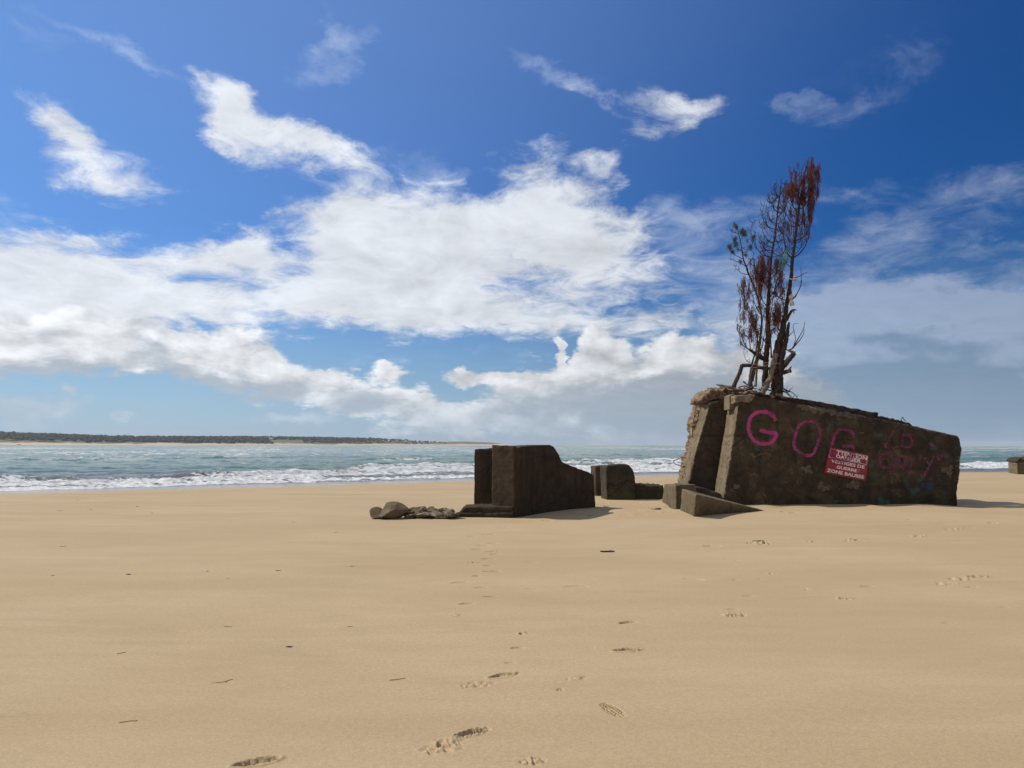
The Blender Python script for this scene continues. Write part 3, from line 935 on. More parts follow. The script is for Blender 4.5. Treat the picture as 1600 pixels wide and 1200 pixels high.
# ---- two leaning slabs further back
g = ground(946, 781)
rt = empty('concrete_slab', (g.x, g.y, g.z), 'dark upright slab with a sloping rounded right shoulder and mossy foot, between the ruins', 'concrete slab', 'small slabs between the two ruins')
D_ = g.y
f = pxs([(949, 784), (946.5, 728), (965, 726), (983, 725), (989, 733), (993, 746), (994, 784)], D_)
for i in (0, -1): f[i].z -= .3
prism('slab_body', f, [(-0.13 + (0.02), .55, 0)] * len(f), M['conc_green'], rt, voxel=.03, rough=.008, chip=.4, seed=12)
g2 = ground(930, 775)
rt = empty('concrete_slab', (g2.x, g2.y, g2.z), 'narrow dark slab half hidden behind the stepped block, pale left edge', 'concrete slab', 'small slabs between the two ruins')
f = pxs([(931, 778), (929.5, 728.5), (950, 727), (960, 778)], g2.y)
for i in (0, -1): f[i].z -= .3
prism('slab_body', f, (-0.09, .55, 0), M['conc_dark'], rt, voxel=.03, rough=.008, chip=.3, seed=14)

# ---- low rough block, small tilted block, wedge slab
g = ground(1015, 780)
f = pxs([(990, 783), (991, 757), (1014, 758), (1037, 759), (1040, 783)], g.y)
for i in (0, -1): f[i].z -= .3
o = prism('concrete_chunk', f, (0.05, .8, 0), M['conc_green'], None, voxel=.03, rough=.03, chip=.9, seed=17,
          crumble=lambda V: 0.35 * sstep(-.1, .3, fbm(V[:, 0] * 3, V[:, 1] * 3, V[:, 2] * 3, octv=2)))
tag(o, 'low rough concrete chunk with a flat mossy top, right of the rounded slab', 'concrete chunk')
ga = ground(1034, 783); gb = ground(1060, 796)
f = [onplane(px, py, (ga.x, ga.y), (gb.x, gb.y)) for px, py in [(1033, 786), (1034, 781), (1038, 756), (1056, 757), (1056, 796), (1050, 799)]]
f[0].z -= .3; f[-1].z -= .3; f[-2].z -= .3
f[4].x = f[3].x; 
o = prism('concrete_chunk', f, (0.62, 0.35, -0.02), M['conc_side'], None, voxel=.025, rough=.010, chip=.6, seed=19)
tag(o, 'small squarish concrete chunk with a pale left face, just left of the wedge slab', 'concrete chunk')
ga = ground(1061, 797); gb = ground(1082, 806); gc = ground(1196, 798)
hl = (onplane(1065, 763, (ga.x, ga.y), (gb.x, gb.y)).z, onplane(1087, 772, (ga.x, ga.y), (gb.x, gb.y)).z)
W = [Vector((ga.x, ga.y, -.3)), Vector((gb.x, gb.y, -.3)), Vector((gc.x, gc.y, -.3)), Vector((gc.x - .3, gc.y + 1.6, -.3)),
     onplane(1065, 763, (ga.x, ga.y), (gb.x, gb.y)), onplane(1087, 772, (ga.x, ga.y), (gb.x, gb.y)), Vector((gc.x, gc.y, gc.z + .0)), Vector((gc.x - .3, gc.y + 1.6, gc.z + .02))]
me = remeshed('concrete_wedge', W, [(0, 1, 2, 3), (4, 5, 6, 7), (0, 1, 5, 4), (1, 2, 6, 5), (2, 3, 7, 6), (3, 0, 4, 7)], .025)
weather(me, rough=.008, chip=.4, seed=22)
me.polygons.foreach_set('use_smooth', np.ones(len(me.polygons), dtype=bool))
o = link_mesh('concrete_wedge', me, M['conc_side'])
tag(o, 'wedge shaped fallen concrete slab tapering into the sand at the foot of the painted bunker', 'concrete slab')

# ---- the bunker
BY = 20.0
gB = hgt(7.0, BY)
bk = empty('bunker_ruin', (5.9, BY, gB), 'large tilted concrete bunker covered in pink graffiti with trees growing on top', 'bunker')
front = pxs([(1126, 800), (1130, 778), (1136, 742), (1143, 700), (1150, 658), (1155, 627), (1161, 624), (1180, 618), (1200, 621), (1250, 631), (1300, 641), (1350, 650),
             (1400, 659), (1440, 668), (1478, 676), (1499, 680.5), (1503, 687), (1505, 704), (1502, 725), (1500, 748), (1496, 760), (1497, 800)], BY)
for p in front:   # a slight backward lean
    p.y += max(0, p.z) * 0.02
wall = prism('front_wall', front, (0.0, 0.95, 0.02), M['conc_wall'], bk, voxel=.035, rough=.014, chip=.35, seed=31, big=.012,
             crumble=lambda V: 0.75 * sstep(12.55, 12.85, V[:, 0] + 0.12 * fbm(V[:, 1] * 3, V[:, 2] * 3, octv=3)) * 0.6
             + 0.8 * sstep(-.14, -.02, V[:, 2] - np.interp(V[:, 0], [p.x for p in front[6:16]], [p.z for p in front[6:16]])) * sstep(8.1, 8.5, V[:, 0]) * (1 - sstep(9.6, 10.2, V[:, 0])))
# left end of that wall: paler copy with sunlight painted into its colour
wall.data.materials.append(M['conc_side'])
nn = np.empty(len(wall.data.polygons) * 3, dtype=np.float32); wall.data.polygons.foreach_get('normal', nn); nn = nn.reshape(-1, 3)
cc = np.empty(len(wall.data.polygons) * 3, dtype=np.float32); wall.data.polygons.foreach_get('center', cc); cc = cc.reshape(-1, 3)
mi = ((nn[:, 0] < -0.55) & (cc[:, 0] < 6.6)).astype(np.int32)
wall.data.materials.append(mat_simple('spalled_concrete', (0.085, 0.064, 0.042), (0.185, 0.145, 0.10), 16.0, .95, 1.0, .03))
px_ = 800 + cc[:, 0] / cc[:, 1] * F_PX
zt = np.interp(cc[:, 0], [p.x for p in front[6:16]], [p.z for p in front[6:16]])
jn = fbm(cc[:, 0] * 6.0, cc[:, 1] * 6.0, cc[:, 2] * 6.0 + 4, octv=3)
edge_ = (cc[:, 2] > zt - .13 + .10 * jn) & (px_ > 1246) & (px_ < 1338)
edge_ |= (cc[:, 2] > zt - .035 + .05 * jn) & (px_ > 1338)
mi[edge_ & (nn[:, 1] < .6)] = 2
for sx_, sy_, sr_ in [(1262, 730, 4), (1266, 737, 3.5), (1178, 713, 3.5), (1185, 711, 2.5), (1286, 762, 5), (1292, 757, 3), (1331, 757, 6), (1338, 754, 4), (1150, 760, 2.5), (1347, 676, 1.5), (1486, 735, 6), (1478, 733, 4), (1500, 716, 4)]:
    p_ = at(sx_, sy_, BY); rr_ = sr_ / F_PX * BY
    dd_ = np.hypot((cc[:, 0] - p_.x) * .75, (cc[:, 2] - p_.z) * 1.2)
    mi[(dd_ < rr_ * (1 + 1.6 * jn)) & (nn[:, 1] < -.3)] = 2
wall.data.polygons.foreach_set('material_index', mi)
# chipped corner piece at the top left
f = pxs([(1148, 631), (1157, 628), (1172, 629), (1182, 618), (1175, 616), (1148, 618)], BY - .02)
prism('corner_spall', f, (0, .5, 0), M['rubble'], bk, voxel=.02, rough=.02, chip=.8, seed=35)
f = pxs([(1139, 640), (1139, 617), (1147, 616), (1158, 620), (1152, 640)], BY + .3)
prism('corner_stub', f, (0, .5, 0), M['conc_side'], bk, voxel=.025, rough=.01, chip=.4, seed=36)
# rear wall, set back; sunlit left end and shaded front painted as two tones
RY = BY + 1.05
rear = pxs([(1066, 790), (1074, 757), (1083, 720), (1093, 684), (1103, 650), (1109, 629), (1140, 622), (1220, 625), (1220, 790)], RY)
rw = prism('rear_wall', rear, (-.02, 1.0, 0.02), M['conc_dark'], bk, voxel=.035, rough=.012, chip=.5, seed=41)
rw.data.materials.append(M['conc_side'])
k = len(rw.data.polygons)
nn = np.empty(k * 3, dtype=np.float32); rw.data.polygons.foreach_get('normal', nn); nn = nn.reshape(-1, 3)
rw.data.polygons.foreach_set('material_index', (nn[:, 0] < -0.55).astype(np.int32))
# broken reddish edge behind it
br = pxs([(1066, 770), (1068, 745), (1075, 716), (1083, 690), (1084, 660), (1090, 632), (1095, 616), (1104, 611), (1118, 618), (1118, 770)], RY + .75)
prism('broken_edge', br, (0, .7, 0), M['rubble_red'], bk, voxel=.03, rough=.05, chip=1.0, seed=45, crumble=lambda V: np.full(len(V), .9))
# roof slab remains
rf = pxs([(1092, 628), (1094, 617), (1106, 611), (1122, 606), (1140, 607), (1160, 611), (1178, 615), (1215, 618), (1215, 628), (1150, 622)], RY + .1)
prism('roof_rubble', rf, (0.1, 1.5, 0), M['rubble_red'], bk, voxel=.03, rough=.05, chip=1.0, seed=48, crumble=lambda V: np.full(len(V), .7))
r2 = pxs([(1176, 628), (1176, 613), (1200, 616), (1245, 622), (1290, 629), (1340, 639), (1372, 645), (1373, 651), (1374, 660), (1200, 640)], BY + .75)
prism('roof_slab', r2, (0.05, 1.3, 0), M['conc_dark'], bk, voxel=.035, rough=.02, chip=.5, seed=51)
r3 = pxs([(1370, 660), (1371, 650), (1390, 652.5), (1410, 657), (1424, 662), (1430, 672), (1370, 670)], BY + .8)
prism('roof_slab_edge', r3, (0.05, 1.2, 0), M['conc_dark'], bk, voxel=.03, rough=.03, chip=.9, seed=53)
# floor ledge under the recess
fl = pxs([(1064, 800), (1070, 758), (1098, 762), (1128, 772), (1130, 800)], BY - .15)
prism('footing', fl, (0, 1.3, 0.0), M['conc_dark'], bk, voxel=.03, rough=.012, chip=.5, seed=55)
# flat stones lying on the roof
mb = None


def stone(name, c, dims, mat, parent=None, seed=0, rot=(0, 0, 0), sub=4, jag=.22, facet=True, oc=4):
    bm = bmesh.new()
    bmesh.ops.create_icosphere(bm, subdivisions=sub, radius=1)
    E = Euler(rot).to_matrix()
    V = np.array([v.co[:] for v in bm.verts])
    if facet:   # cut by random planes so that the lump is faceted
        rs_ = np.random.RandomState(seed + 5)
        for _ in range(13):
            n_ = rs_.normal(size=3); n_ /= np.linalg.norm(n_)
            dd = V @ n_; lim = rs_.uniform(.50, .80)
            V = V - np.clip(dd - lim, 0, None)[:, None] * n_
    n = fbm(V[:, 0] * 1.8 + seed, V[:, 1] * 1.8, V[:, 2] * 1.8, octv=oc, gain=.55)
    V = V * (1 + jag * n * .5)[:, None]
    for v, p in zip(bm.verts, V):
        v.co = E @ Vector((p[0] * dims[0], p[1] * dims[1], p[2] * dims[2])) + Vector(c)
    me = bpy.data.meshes.new(name); bm.to_mesh(me); bm.free()
    me.polygons.foreach_set('use_smooth', np.ones(len(me.polygons), dtype=bool))
    if hasattr(me, 'set_sharp_from_angle'): me.set_sharp_from_angle(angle=R(24))
    return link_mesh(name, me, mat, parent)


def roof_z(px, Y):
    return at(px, float(np.interp(px, [1100, 1150, 1180, 1215, 1250, 1372], [610, 610, 614, 620, 624, 645])), Y).z


lab = ['long pale flat stone on the bunker roof, leftmost under the bent log', 'flat pale stone on the bunker roof left of the pale tree root',
       'thin grey slab fragment on the bunker roof below the bent log', 'pale chunk on the bunker roof right of the main trunk',
       'small pale chip at the bunker roof edge below the trunk', 'tilted pale fragment on the bunker roof among the thin stems',
       'dark lump at the far left corner of the bunker roof', 'light flake of concrete on the bunker roof beside the trunk foot']
for i, (px, py, Y, a, b, c_, mt) in enumerate([(1134, 604, 20.9, .34, .22, .07, 'rubble'), (1155, 609, 20.7, .30, .2, .07, 'rubble'), (1178, 614, 20.5, .3, .2, .06, 'rubble'),
                                               (1212, 617, 20.35, .2, .14, .08, 'rubble'), (1207, 620, 20.15, .10, .08, .05, 'rubble'), (1170, 606, 20.9, .22, .13, .10, 'rubble_red'),
                                               (1111, 609, 21.4, .16, .2, .08, 'rock'), (1224, 621, 20.2, .12, .08, .04, 'barewood')]):
    p = at(px, py, Y)
    o = stone('concrete_fragment', p, (a, b, c_), M[mt], seed=60 + i, rot=(random.uniform(-.3, .3), random.uniform(-.1, .35), random.uniform(-.5, .5)), sub=3, jag=.6)
    tag(o, lab[i], 'stone', 'fragments lying on the bunker roof')

# rusty reinforcement bars
for path in [[(1072, 715), (1062, 716), (1052, 722), (1060, 727), (1072, 729)], [(1078, 724), (1070, 738), (1066, 746), (1072, 750), (1076, 742)],
             [(1080, 736), (1072, 752), (1067, 758), (1070, 765)], [(1091, 618), (1087, 640), (1082, 670), (1084, 700), (1078, 722)],
             [(1086, 690), (1080, 712), (1074, 722), (1072, 735), (1067, 750), (1066, 768)], [(1107, 610), (1112, 606), (1116, 611)], [(1408, 657), (1410, 652), (1413, 656), (1416, 658)]]:
    yy = RY + .7 if path[0][0] < 1200 else BY + .8
    b_ = MB(); b_.tube(catmull([at(x, y, yy + random.uniform(-.05, .05)) for x, y in path], 6), .011, 6)
    b_.build('rebar', M['rust'], bk)
# graffiti, sprayed on the wall: every stroke follows the surface
dg = bpy.context.evaluated_depsgraph_get()
bvh = BVHTree.FromPolygons([wall.matrix_world @ v.co if False else (v.co + Vector((0, 0, 0))) for v in wall.data.vertices], [tuple(p.vertices) for p in wall.data.polygons])


def on_wall(px, py, off=.006):
    d = ray(px, py)
    hit, n, i, dist = bvh.ray_cast(CAM, d)
    if hit is None: return at(px, py, BY - off)
    return hit + Vector((0, -1, 0)) * off


def stroke(mb_, pts, w, closed=False, off=.006, seed=0):
    q = catmull([Vector((x, y, 0)) for x, y in pts], 10)
    rows = []
    for i, p in enumerate(q):
        a = q[max(0, i - 1)]; b = q[min(len(q) - 1, i + 1)]
        tn = (b - a).normalized(); nn_ = Vector((-tn.y, tn.x, 0))
        ww = w * 1.35 * (1 + .22 * math.sin(i * 1.3 + seed) * math.sin(i * .7)) / 2
        rows.append([on_wall(*(p + nn_ * ww * s_)[:2], off) for s_ in (-1, -.6, -.2, .2, .6, 1)])
    base = len(mb_.v)
    for rw_ in rows: mb_.v += rw_
    if not hasattr(mb_, 'sp'): mb_.sp = []
    mb_.sp += [0, .6, 1, 1, .6, 0] * len(rows)
    for i in range(len(rows) - 1):
        for k_ in range(5):
            a_ = base + i * 6 + k_
            mb_.f.append((a_, a_ + 1, a_ + 7, a_ + 6))


def c1(pts): return [(1040 + x / 5, 580 + y / 5) for x, y in pts]
def c2(pts): return [(1260 + x / 4.706, 600 + y / 4.706) for x, y in pts]


G1 = c1([(862, 388), (835, 345), (780, 318), (715, 322), (668, 358), (648, 420), (655, 488), (690, 538), (745, 565), (810, 562), (850, 530), (862, 485), (800, 478), (735, 458)])
O1 = c1([(1040, 425), (1085, 398), (1150, 395), (1195, 435), (1205, 500), (1182, 580), (1150, 645), (1090, 658), (1030, 622), (1000, 580), (1012, 500), (1040, 425)])
G2 = c2([(352, 400), (340, 362), (300, 338), (250, 335), (208, 375), (192, 430), (176, 462)])
G2b = c2([(265, 468), (325, 455), (352, 490), (340, 520), (300, 545), (230, 545), (180, 510), (178, 478)])
for pts, w, m_, lb in [(G1, 6.5, 'pink', 'bright pink letter G on the left of the wall'), (O1, 5.2, 'pink_faint', 'worn pink letter O'), (G2, 5.0, 'pink_faint', None), (c2([(265, 468), (325, 455), (352, 478)]), 5.0, 'pink_faint', None)]:
    b_ = MB(); stroke(b_, pts, w, seed=w)
    o = b_.build('graffiti_letter', M[m_], bk)
    o['label'] = lb or 'faded pink letter G running onto the warning sign'
for nm, strokes, w in [('faint pink letters above the word', [[(640, 345), (610, 400), (578, 462), (640, 468), (665, 462)], [(700, 372), (750, 380), (776, 420), (760, 462), (700, 462)], [(705, 372), (702, 462)], [(892, 443), (930, 450), (970, 458)], [(955, 520), (978, 560), (1000, 520)]], 3.4),
                       ('pink sprayed word ONLY', [[(545, 525), (585, 512), (622, 530), (628, 590), (600, 615), (548, 604), (538, 560), (545, 525)], [(645, 650), (655, 590), (668, 525), (685, 580), (703, 632), (720, 580), (735, 525)],
                                                   [(782, 540), (770, 600), (758, 652), (795, 664)], [(868, 540), (885, 572), (908, 590)], [(938, 525), (908, 590), (885, 640), (860, 682)]], 4.0)]:
    for k_i, s_ in enumerate(strokes):
        b_ = MB(); stroke(b_, c2(s_), w, seed=s_[0][0], off=.006 + .001 * k_i)
        o = b_.build('graffiti_letter', M['pink_ghost'], bk)
        o['label'] = nm


# ---- the red warning sign fixed to the wall
def sign():
    TL, TR, BR, BL = [on_wall(x, y, .035) for x, y in [(1296.5, 698.4), (1358, 711), (1352.4, 751.5), (1288, 739)]]
    yy = min(p.y for p in (TL, TR, BR, BL)) - .01
    TL, TR, BR, BL = [at(x, y, yy) for x, y in [(1296.5, 698.4), (1358, 711), (1352.4, 751.5), (1288, 739)]]
    ctr = (TL + TR + BR + BL) / 4
    root = empty('warning_sign', ctr, 'red warning sign with white lettering fixed to the painted bunker wall', 'sign')
    def P(u, v, off=0.0):
        p = TL.lerp(TR, u).lerp(BL.lerp(BR, u), v)
        return p + Vector((0, -off, 0))
    m, t = new_mat('red_sign_enamel')
    tc = t.node('ShaderNodeTexCoord').outputs['Object']
    n = t.noise(tc, 9.0, 6, .7)
    c = t.mix(t.mr(n, .35, .7), (0.26, 0.012, 0.022), (0.33, 0.022, 0.036))
    c = t.mix(t.mr(n, .70, .74), c, (0.24, 0.12, 0.10))
    principled(t, Base_Color=c, Roughness=.5)
    b = MB()
    N_ = 12
    for i in range(N_):
        for j in range(8):
            b.quad(P(i / N_, j / 8), P(i / N_, (j + 1) / 8), P((i + 1) / N_, (j + 1) / 8), P((i + 1) / N_, j / 8))
    th = Vector((0, .012, 0))
    for a_, c_ in ((TL, TR), (TR, BR), (BR, BL), (BL, TL)):
        b.quad(a_, c_, c_ + th, a_ + th)
    b.quad(TL + th, TR + th, BR + th, BL + th)
    b.build('panel', m, root, smooth=False)
    mw, t = new_mat('white_sign_paint')
    tc = t.node('ShaderNodeTexCoord').outputs['Object']
    c = t.mix(t.mr(t.noise(tc, 14, 5, .7), .45, .8), (0.85, 0.83, 0.81), (0.55, 0.46, 0.44))
    principled(t, Base_Color=c, Roughness=.6)
    # white frame round the two upper lines
    b = MB()
    lw = .008
    def bar(u0, v0, u1, v1):
        b.quad(P(u0, v0, .003), P(u0, v1, .003), P(u1, v1, .003), P(u1, v0, .003))
    bar(.03, .05, .97, .05 + lw * 1.6); bar(.03, .37, .97, .37 + lw * 1.6); bar(.03, .05, .03 + lw, .37); bar(.97 - lw, .05, .97, .37)
    b.build('border', mw, root, smooth=False)
    # lettering
    for txt, u0, u1, v0, v1 in [('TTENTION', .19, .955, .075, .215), ('DANGER', .20, .82, .225, .355), ('VESTIGES DE', .10, .93, .435, .555), ('GUERRE', .26, .76, .625, .745), ('ZONE BALISEE', .05, .95, .81, .935)]:
        cu = bpy.data.curves.new('t', 'FONT'); cu.body = txt; cu.size = 1; cu.offset = .02; cu.resolution_u = 3
        ob = bpy.data.objects.new('t', cu); COL.objects.link(ob)
        dgr = bpy.context.evaluated_depsgraph_get()
        me = bpy.data.meshes.new_from_object(ob.evaluated_get(dgr))
        bpy.data.objects.remove(ob)
        V = co_np(me); mn = V.min(0); mx = V.max(0)
        W_ = []
        for q in V:
            u = u0 + (q[0] - mn[0]) / (mx[0] - mn[0]) * (u1 - u0); v = v1 - (q[1] - mn[1]) / (mx[1] - mn[1]) * (v1 - v0)
            W_.append(P(u, v, .004))
        me.vertices.foreach_set('co', np.array([w[:] for w in W_], dtype=np.float32).ravel()); me.update(); me.name = 'lettering'
        me.materials.clear()
        link_mesh('lettering', me, mw, root)
    # a bolt in each corner, a grey patch after GUERRE and the pink overspray
    for u, v in ((.02, .03), (.98, .03), (.02, .97), (.98, .97)):
        b = MB(); p = P(u, v); b.tube([p, p + Vector((0, -.008, 0))], .008, 8); b.build('bolt', M['rust'], root)
    b = MB()
    for k in range(7):
        an = k * math.pi / 7
        b.quad(P(.80 + .05 * math.cos(an) - .008, .67 + .06 * math.sin(an), .005 + k * .0002), P(.80 + .05 * math.cos(an) + .008, .67 + .06 * math.sin(an), .005 + k * .0002),
               P(.80 - .05 * math.cos(an) + .008, .67 - .06 * math.sin(an), .005 + k * .0002), P(.80 - .05 * math.cos(an) - .008, .67 - .06 * math.sin(an), .005 + k * .0002))
    mg = mat_simple('grey_scribble_paint', (.16, .12, .12), (.25, .2, .2), 10)
    b.build('scribble', mg, root, smooth=False)
    mp = mat_paint('pink_overspray', (.42, .06, .17), .6, .25, .5)
    b = MB()
    q = catmull([Vector(p) for p in [(.10, .02, 0), (.08, .20, 0), (.13, .36, 0), (.26, .43, 0), (.40, .40, 0), (.50, .30, 0), (.56, .14, 0), (.60, .02, 0)]], 8)
    for a_, c_ in zip(q[:-1], q[1:]):
        tn = (c_ - a_).normalized(); nn_ = Vector((-tn.y, tn.x, 0)) * .075
        b.quad(P(*(a_ + nn_)[:2], .0065), P(*(a_ - nn_)[:2], .0065), P(*(c_ - nn_)[:2], .0065), P(*(c_ + nn_)[:2], .0065))
    b.build('overspray', mp, root)


sign()

# ---- far bunker at the right border
g = ground(1575, 741)
rt = empty('far_bunker', (g.x, g.y, g.z), 'low square concrete bunker far off by the water at the right border', 'bunker')
def sweep(x1, x0, dy): return ((x1 - 800) / F_PX * (g.y + dy) - (x0 - 800) / F_PX * g.y, dy, 0)
f = pxs([(1589, 744), (1589, 720), (1640, 719), (1640, 744)], g.y)
for i in (0, -1): f[i].z -= .3
prism('far_bunker_wall', f, sweep(1575, 1589, 2.4), M['conc_side'], rt, voxel=.05, rough=.02, chip=.5, seed=71)
f = pxs([(1587, 722), (1588, 718), (1596, 715.5), (1640, 713.5), (1640, 721)], g.y - .15)
prism('far_bunker_roof', f, sweep(1573, 1588, 2.7), M['conc_green'], rt, voxel=.05, rough=.03, chip=.7, seed=73)
f = pxs([(1597, 718.5), (1601, 716), (1640, 716.5), (1640, 720)], g.y - .22)
prism('opening_shade', f, (0, .1, 0), M['rust'], rt, voxel=.03, rough=.005, chip=.1, seed=74)  # thin dark slab painting the shade of a recess under the roof

# ---- boulders and rubble in front of the plinth
g = ground(616, 811)
sp = [((588, 804), (.19, .19, .17), 'small dark boulder at the left end of the rubble row', 3, 'rock'),
      ((614, 800), (.36, .30, .225), 'largest faceted boulder in the row left of the stepped block', 21, 'rock')]
for (px, py), dm, lb, sd_, mt in sp:
    p = at(px, py, g.y + .1); 
    o = stone('boulder', p, dm, M[mt], seed=sd_, rot=(0, 0, .4), sub=5, jag=.07)
    tag(o, lb, 'rock', 'boulders and rubble left of the stepped block')
rub = [(638, 801, .12, .10, 'lump of dark rubble touching the largest boulder'), (650, 801, .16, .10, 'dark jagged rubble lump third from the boulders'),
       (663, 801, .13, .10, 'dark rubble lump in the middle of the row'), (677, 800, .17, .11, 'highest rubble lump right of the row middle'),
       (667, 804, .12, .06, 'low pale rubble in front of the highest lump'), (683, 804, .14, .07, 'pale flaky rubble lump in front'), (692, 802, .15, .09, 'pale crumbled rubble left of the plinth'),
       (702, 803, .14, .09, 'pale crumbled rubble touching the plinth'), (640, 806, .10, .05, 'small low stone in front of the rubble row'),
       (709, 805, .10, .07, 'last small pale rubble lump wedged against the plinth end'), (656, 805, .09, .05, 'small low pale stone in front of the dark middle lumps')]
for i, (px, py, a, hh, lb) in enumerate(rub):
    p = at(px, py, g.y + .25 - (.15 if py > 802 else 0))
    o = stone('rubble_lump', p, (a * 1.5, .2, hh * 1.35), M['rubble' if 'pale' in lb else 'rock'], seed=90 + i * 3, rot=(random.uniform(-.4, .4), random.uniform(-.3, .3), random.uniform(-1, 1)), sub=4, jag=.62, oc=3)
    tag(o, lb, 'rubble', 'boulders and rubble left of the stepped block')



# ------------------------------------------------------------------ trees on the bunker
TY = BY + 0.55


def T3(px, py, dy=0.0): return at(px, py, TY + dy)


def k3(x, y): return (1110 + x / 6, 230 + y / 6)
def k4(x, y): return (1110 + x / 5.455, 420 + y / 5.455)


PXM = 1 / F_PX * TY     # metres per photo pixel at the trees


class Tree:
    def __init__(s, name, base, label, cat, group=None):
        s.root = empty(name, T3(*base), label, cat, group)
        s.tw = MB(); s.nd = MB(); s.rng = random.Random(hash(label) % 1000 if False else len(label) * 7 + 3)

    def trunk(s, pts, widths, mat, dys=0.0, name='trunk', sides=10, knots=.14):
        n = len(pts)
        dy = dys if hasattr(dys, '__len__') else [dys] * n
        P3 = catmull([T3(p[0], p[1], d) for p, d in zip(pts, dy)], 8)
        w = np.interp(np.linspace(0, n - 1, len(P3)), range(n), widths)
        rad = [a * PXM / 2 * (1 + knots * math.sin(i * 1.9) * math.sin(i * .61 + 1)) for i, a in enumerate(w)]
        b = MB(); b.tube(P3, rad, sides)
        for v in b.v:
            pass
        o = b.build(name, mat, s.root)
        me = o.data; V = co_np(me); N = no_np(me)
        d = PXM * float(np.mean(widths)) * .10 * fbm(V[:, 0] * 9, V[:, 1] * 9, V[:, 2] * 3.2, octv=3)
        V = V + N * d[:, None]; me.vertices.foreach_set('co', V.astype(np.float32).ravel()); me.update()
        return P3

    def branch(s, pts, w0=2.2, w1=.7, dy0=0.0, dy1=None, twigs=0, tw_len=18, up=1.0, needles=0, nlen=.12, dens=40, side=0):
        """pts in photo pixels; the branch drifts in depth from dy0 to dy1"""
        r = s.rng
        if dy1 is None: dy1 = dy0 + r.uniform(-.6, .6)
        n = len(pts)
        P3 = catmull([T3(p[0], p[1], dy0 + (dy1 - dy0) * i / (n - 1)) for i, p in enumerate(pts)], 6)
        m_ = len(P3)
        s.tw.tube(P3, [(w0 + (w1 - w0) * i / (m_ - 1)) * PXM / 2 for i in range(m_)], 5)
        for k in range(twigs):
            i = int(r.uniform(.25, .98) * (m_ - 1)); p = P3[i]
            sx = r.choice((-1, 1)) if side == 0 else side
            L = r.uniform(.5, 1.1) * tw_len * PXM
            d = Vector((sx * r.uniform(.1, .55), r.uniform(-.4, .4), up * r.uniform(.6, 1.0))).normalized()
            q1 = p + Vector((sx * .35 * L, d.y * .3 * L, up * .12 * L)); q2 = p + d * L
            tp = catmull([p, q1.lerp(q2, .25), q2], 4)
            s.tw.tube(tp, [.55 * PXM * (1 - .6 * j / (len(tp) - 1)) for j in range(len(tp))], 4, cap=False)
            if needles:
                s.tuft(q2, r.uniform(.7, 1.2) * nlen, dens, kind=needles)
                if r.random() < .5: s.tuft(tp[2], r.uniform(.6, 1.0) * nlen, dens // 2, kind=needles)
        return P3

    def tuft(s, c, L, n, kind='droop', spread=1.0, wid=.0058):
        r = s.rng
        for _ in range(n):
            if kind == 'droop':
                st = c + Vector((r.gauss(0, .020), r.gauss(0, .024), r.uniform(-.12, .12))) * spread
                d = Vector((r.gauss(0, .19), r.gauss(0, .22), -1.0 + r.uniform(0, .3)))
            else:
                st = c + Vector((r.gauss(0, .02), r.gauss(0, .02), r.gauss(0, .03))) * spread
                d = Vector((r.gauss(0, 1), r.gauss(0, 1), r.gauss(.45, .8)))
            d.normalize()
            e = st + d * L * r.uniform(.6, 1.15)
            sd_ = d.cross(Vector((r.gauss(0, 1), r.gauss(0, 1), r.gauss(0, 1))))
            if sd_.length < 1e-4: continue
            sd_ = sd_.normalized() * wid
            s.nd.tri(st - sd_, st + sd_, e)

    def finish(s, bmat, nmat):
        if s.tw.v: s.tw.build('branches', bmat, s.root)
        if s.nd.v: s.nd.build('needles', nmat, s.root, smooth=False)


def whorl(tr, trunk_px, y_list, reach, w0, rng, twigs=3, rise=26, needles=0, dens=30, nlen=.12, tlen=18, prob=1.0):
    """upswept side branches: out from the trunk and then steeply up, as on a dead pine"""
    xs = [p[0] for p in trunk_px]; ys = [p[1] for p in trunk_px]
    for y in y_list:
        x = float(np.interp(y, ys[::-1], xs[::-1]))
        for sd_ in (-1, 1):
            if rng.random() > prob: continue
            rc = reach(y) * rng.uniform(.65, 1.1); rs_ = rise * rng.uniform(.8, 1.35)
            dz = rng.uniform(-4, 4)
            pts = [(x, y + dz), (x + sd_ * rc * .45, y + dz - rs_ * .16), (x + sd_ * rc * .85, y + dz - rs_ * .5), (x + sd_ * rc * 1.0, y + dz - rs_ * .95)]
            tr.branch(pts, w0, .6, 0, rng.uniform(-.7, .7), twigs=twigs, tw_len=tlen, needles=needles, dens=dens, nlen=nlen)


rng = random.Random(5)
# --- tall right-hand tree
t1 = Tree('dead_pine_tree', (1216, 610), 'tallest dead pine on the bunker, rust-brown needles bunched at its leaning top', 'tree', 'trees growing on the bunker')
tp = [k4(560, 1080), k4(562, 960), k4(560, 800), k4(580, 650), k4(612, 540), k4(632, 420), k4(652, 300), k4(672, 180), k4(690, 60), k3(765, 1100), k3(780, 960), k3(800, 800), k3(822, 640), k3(834, 560), k3(850, 420), k3(868, 320), k3(890, 220), k3(912, 150), k3(936, 96)]
t1.trunk(tp, [16, 15, 13.5, 12, 9.5, 7.5, 6.5, 6, 5.4, 5.2, 4.8, 4.4, 3.8, 3.2, 2.4, 1.8, 1.4, 1.0, .5], M['bark'], sides=12)
t1.trunk([k4(600, 1100), k4(598, 980), k4(592, 860), k4(612, 740), k4(638, 640), k4(655, 550), k4(672, 455)], [6, 9, 9, 8.5, 7.5, 6, 3.6], M['bark'], -.12, name='stem')
t1.trunk([k4(605, 855), k4(640, 810), k4(675, 765), k4(716, 718)], [8, 8.5, 8, 6.5], M['bark'], [-.12, -.2, -.3, -.35], name='broken_limb')
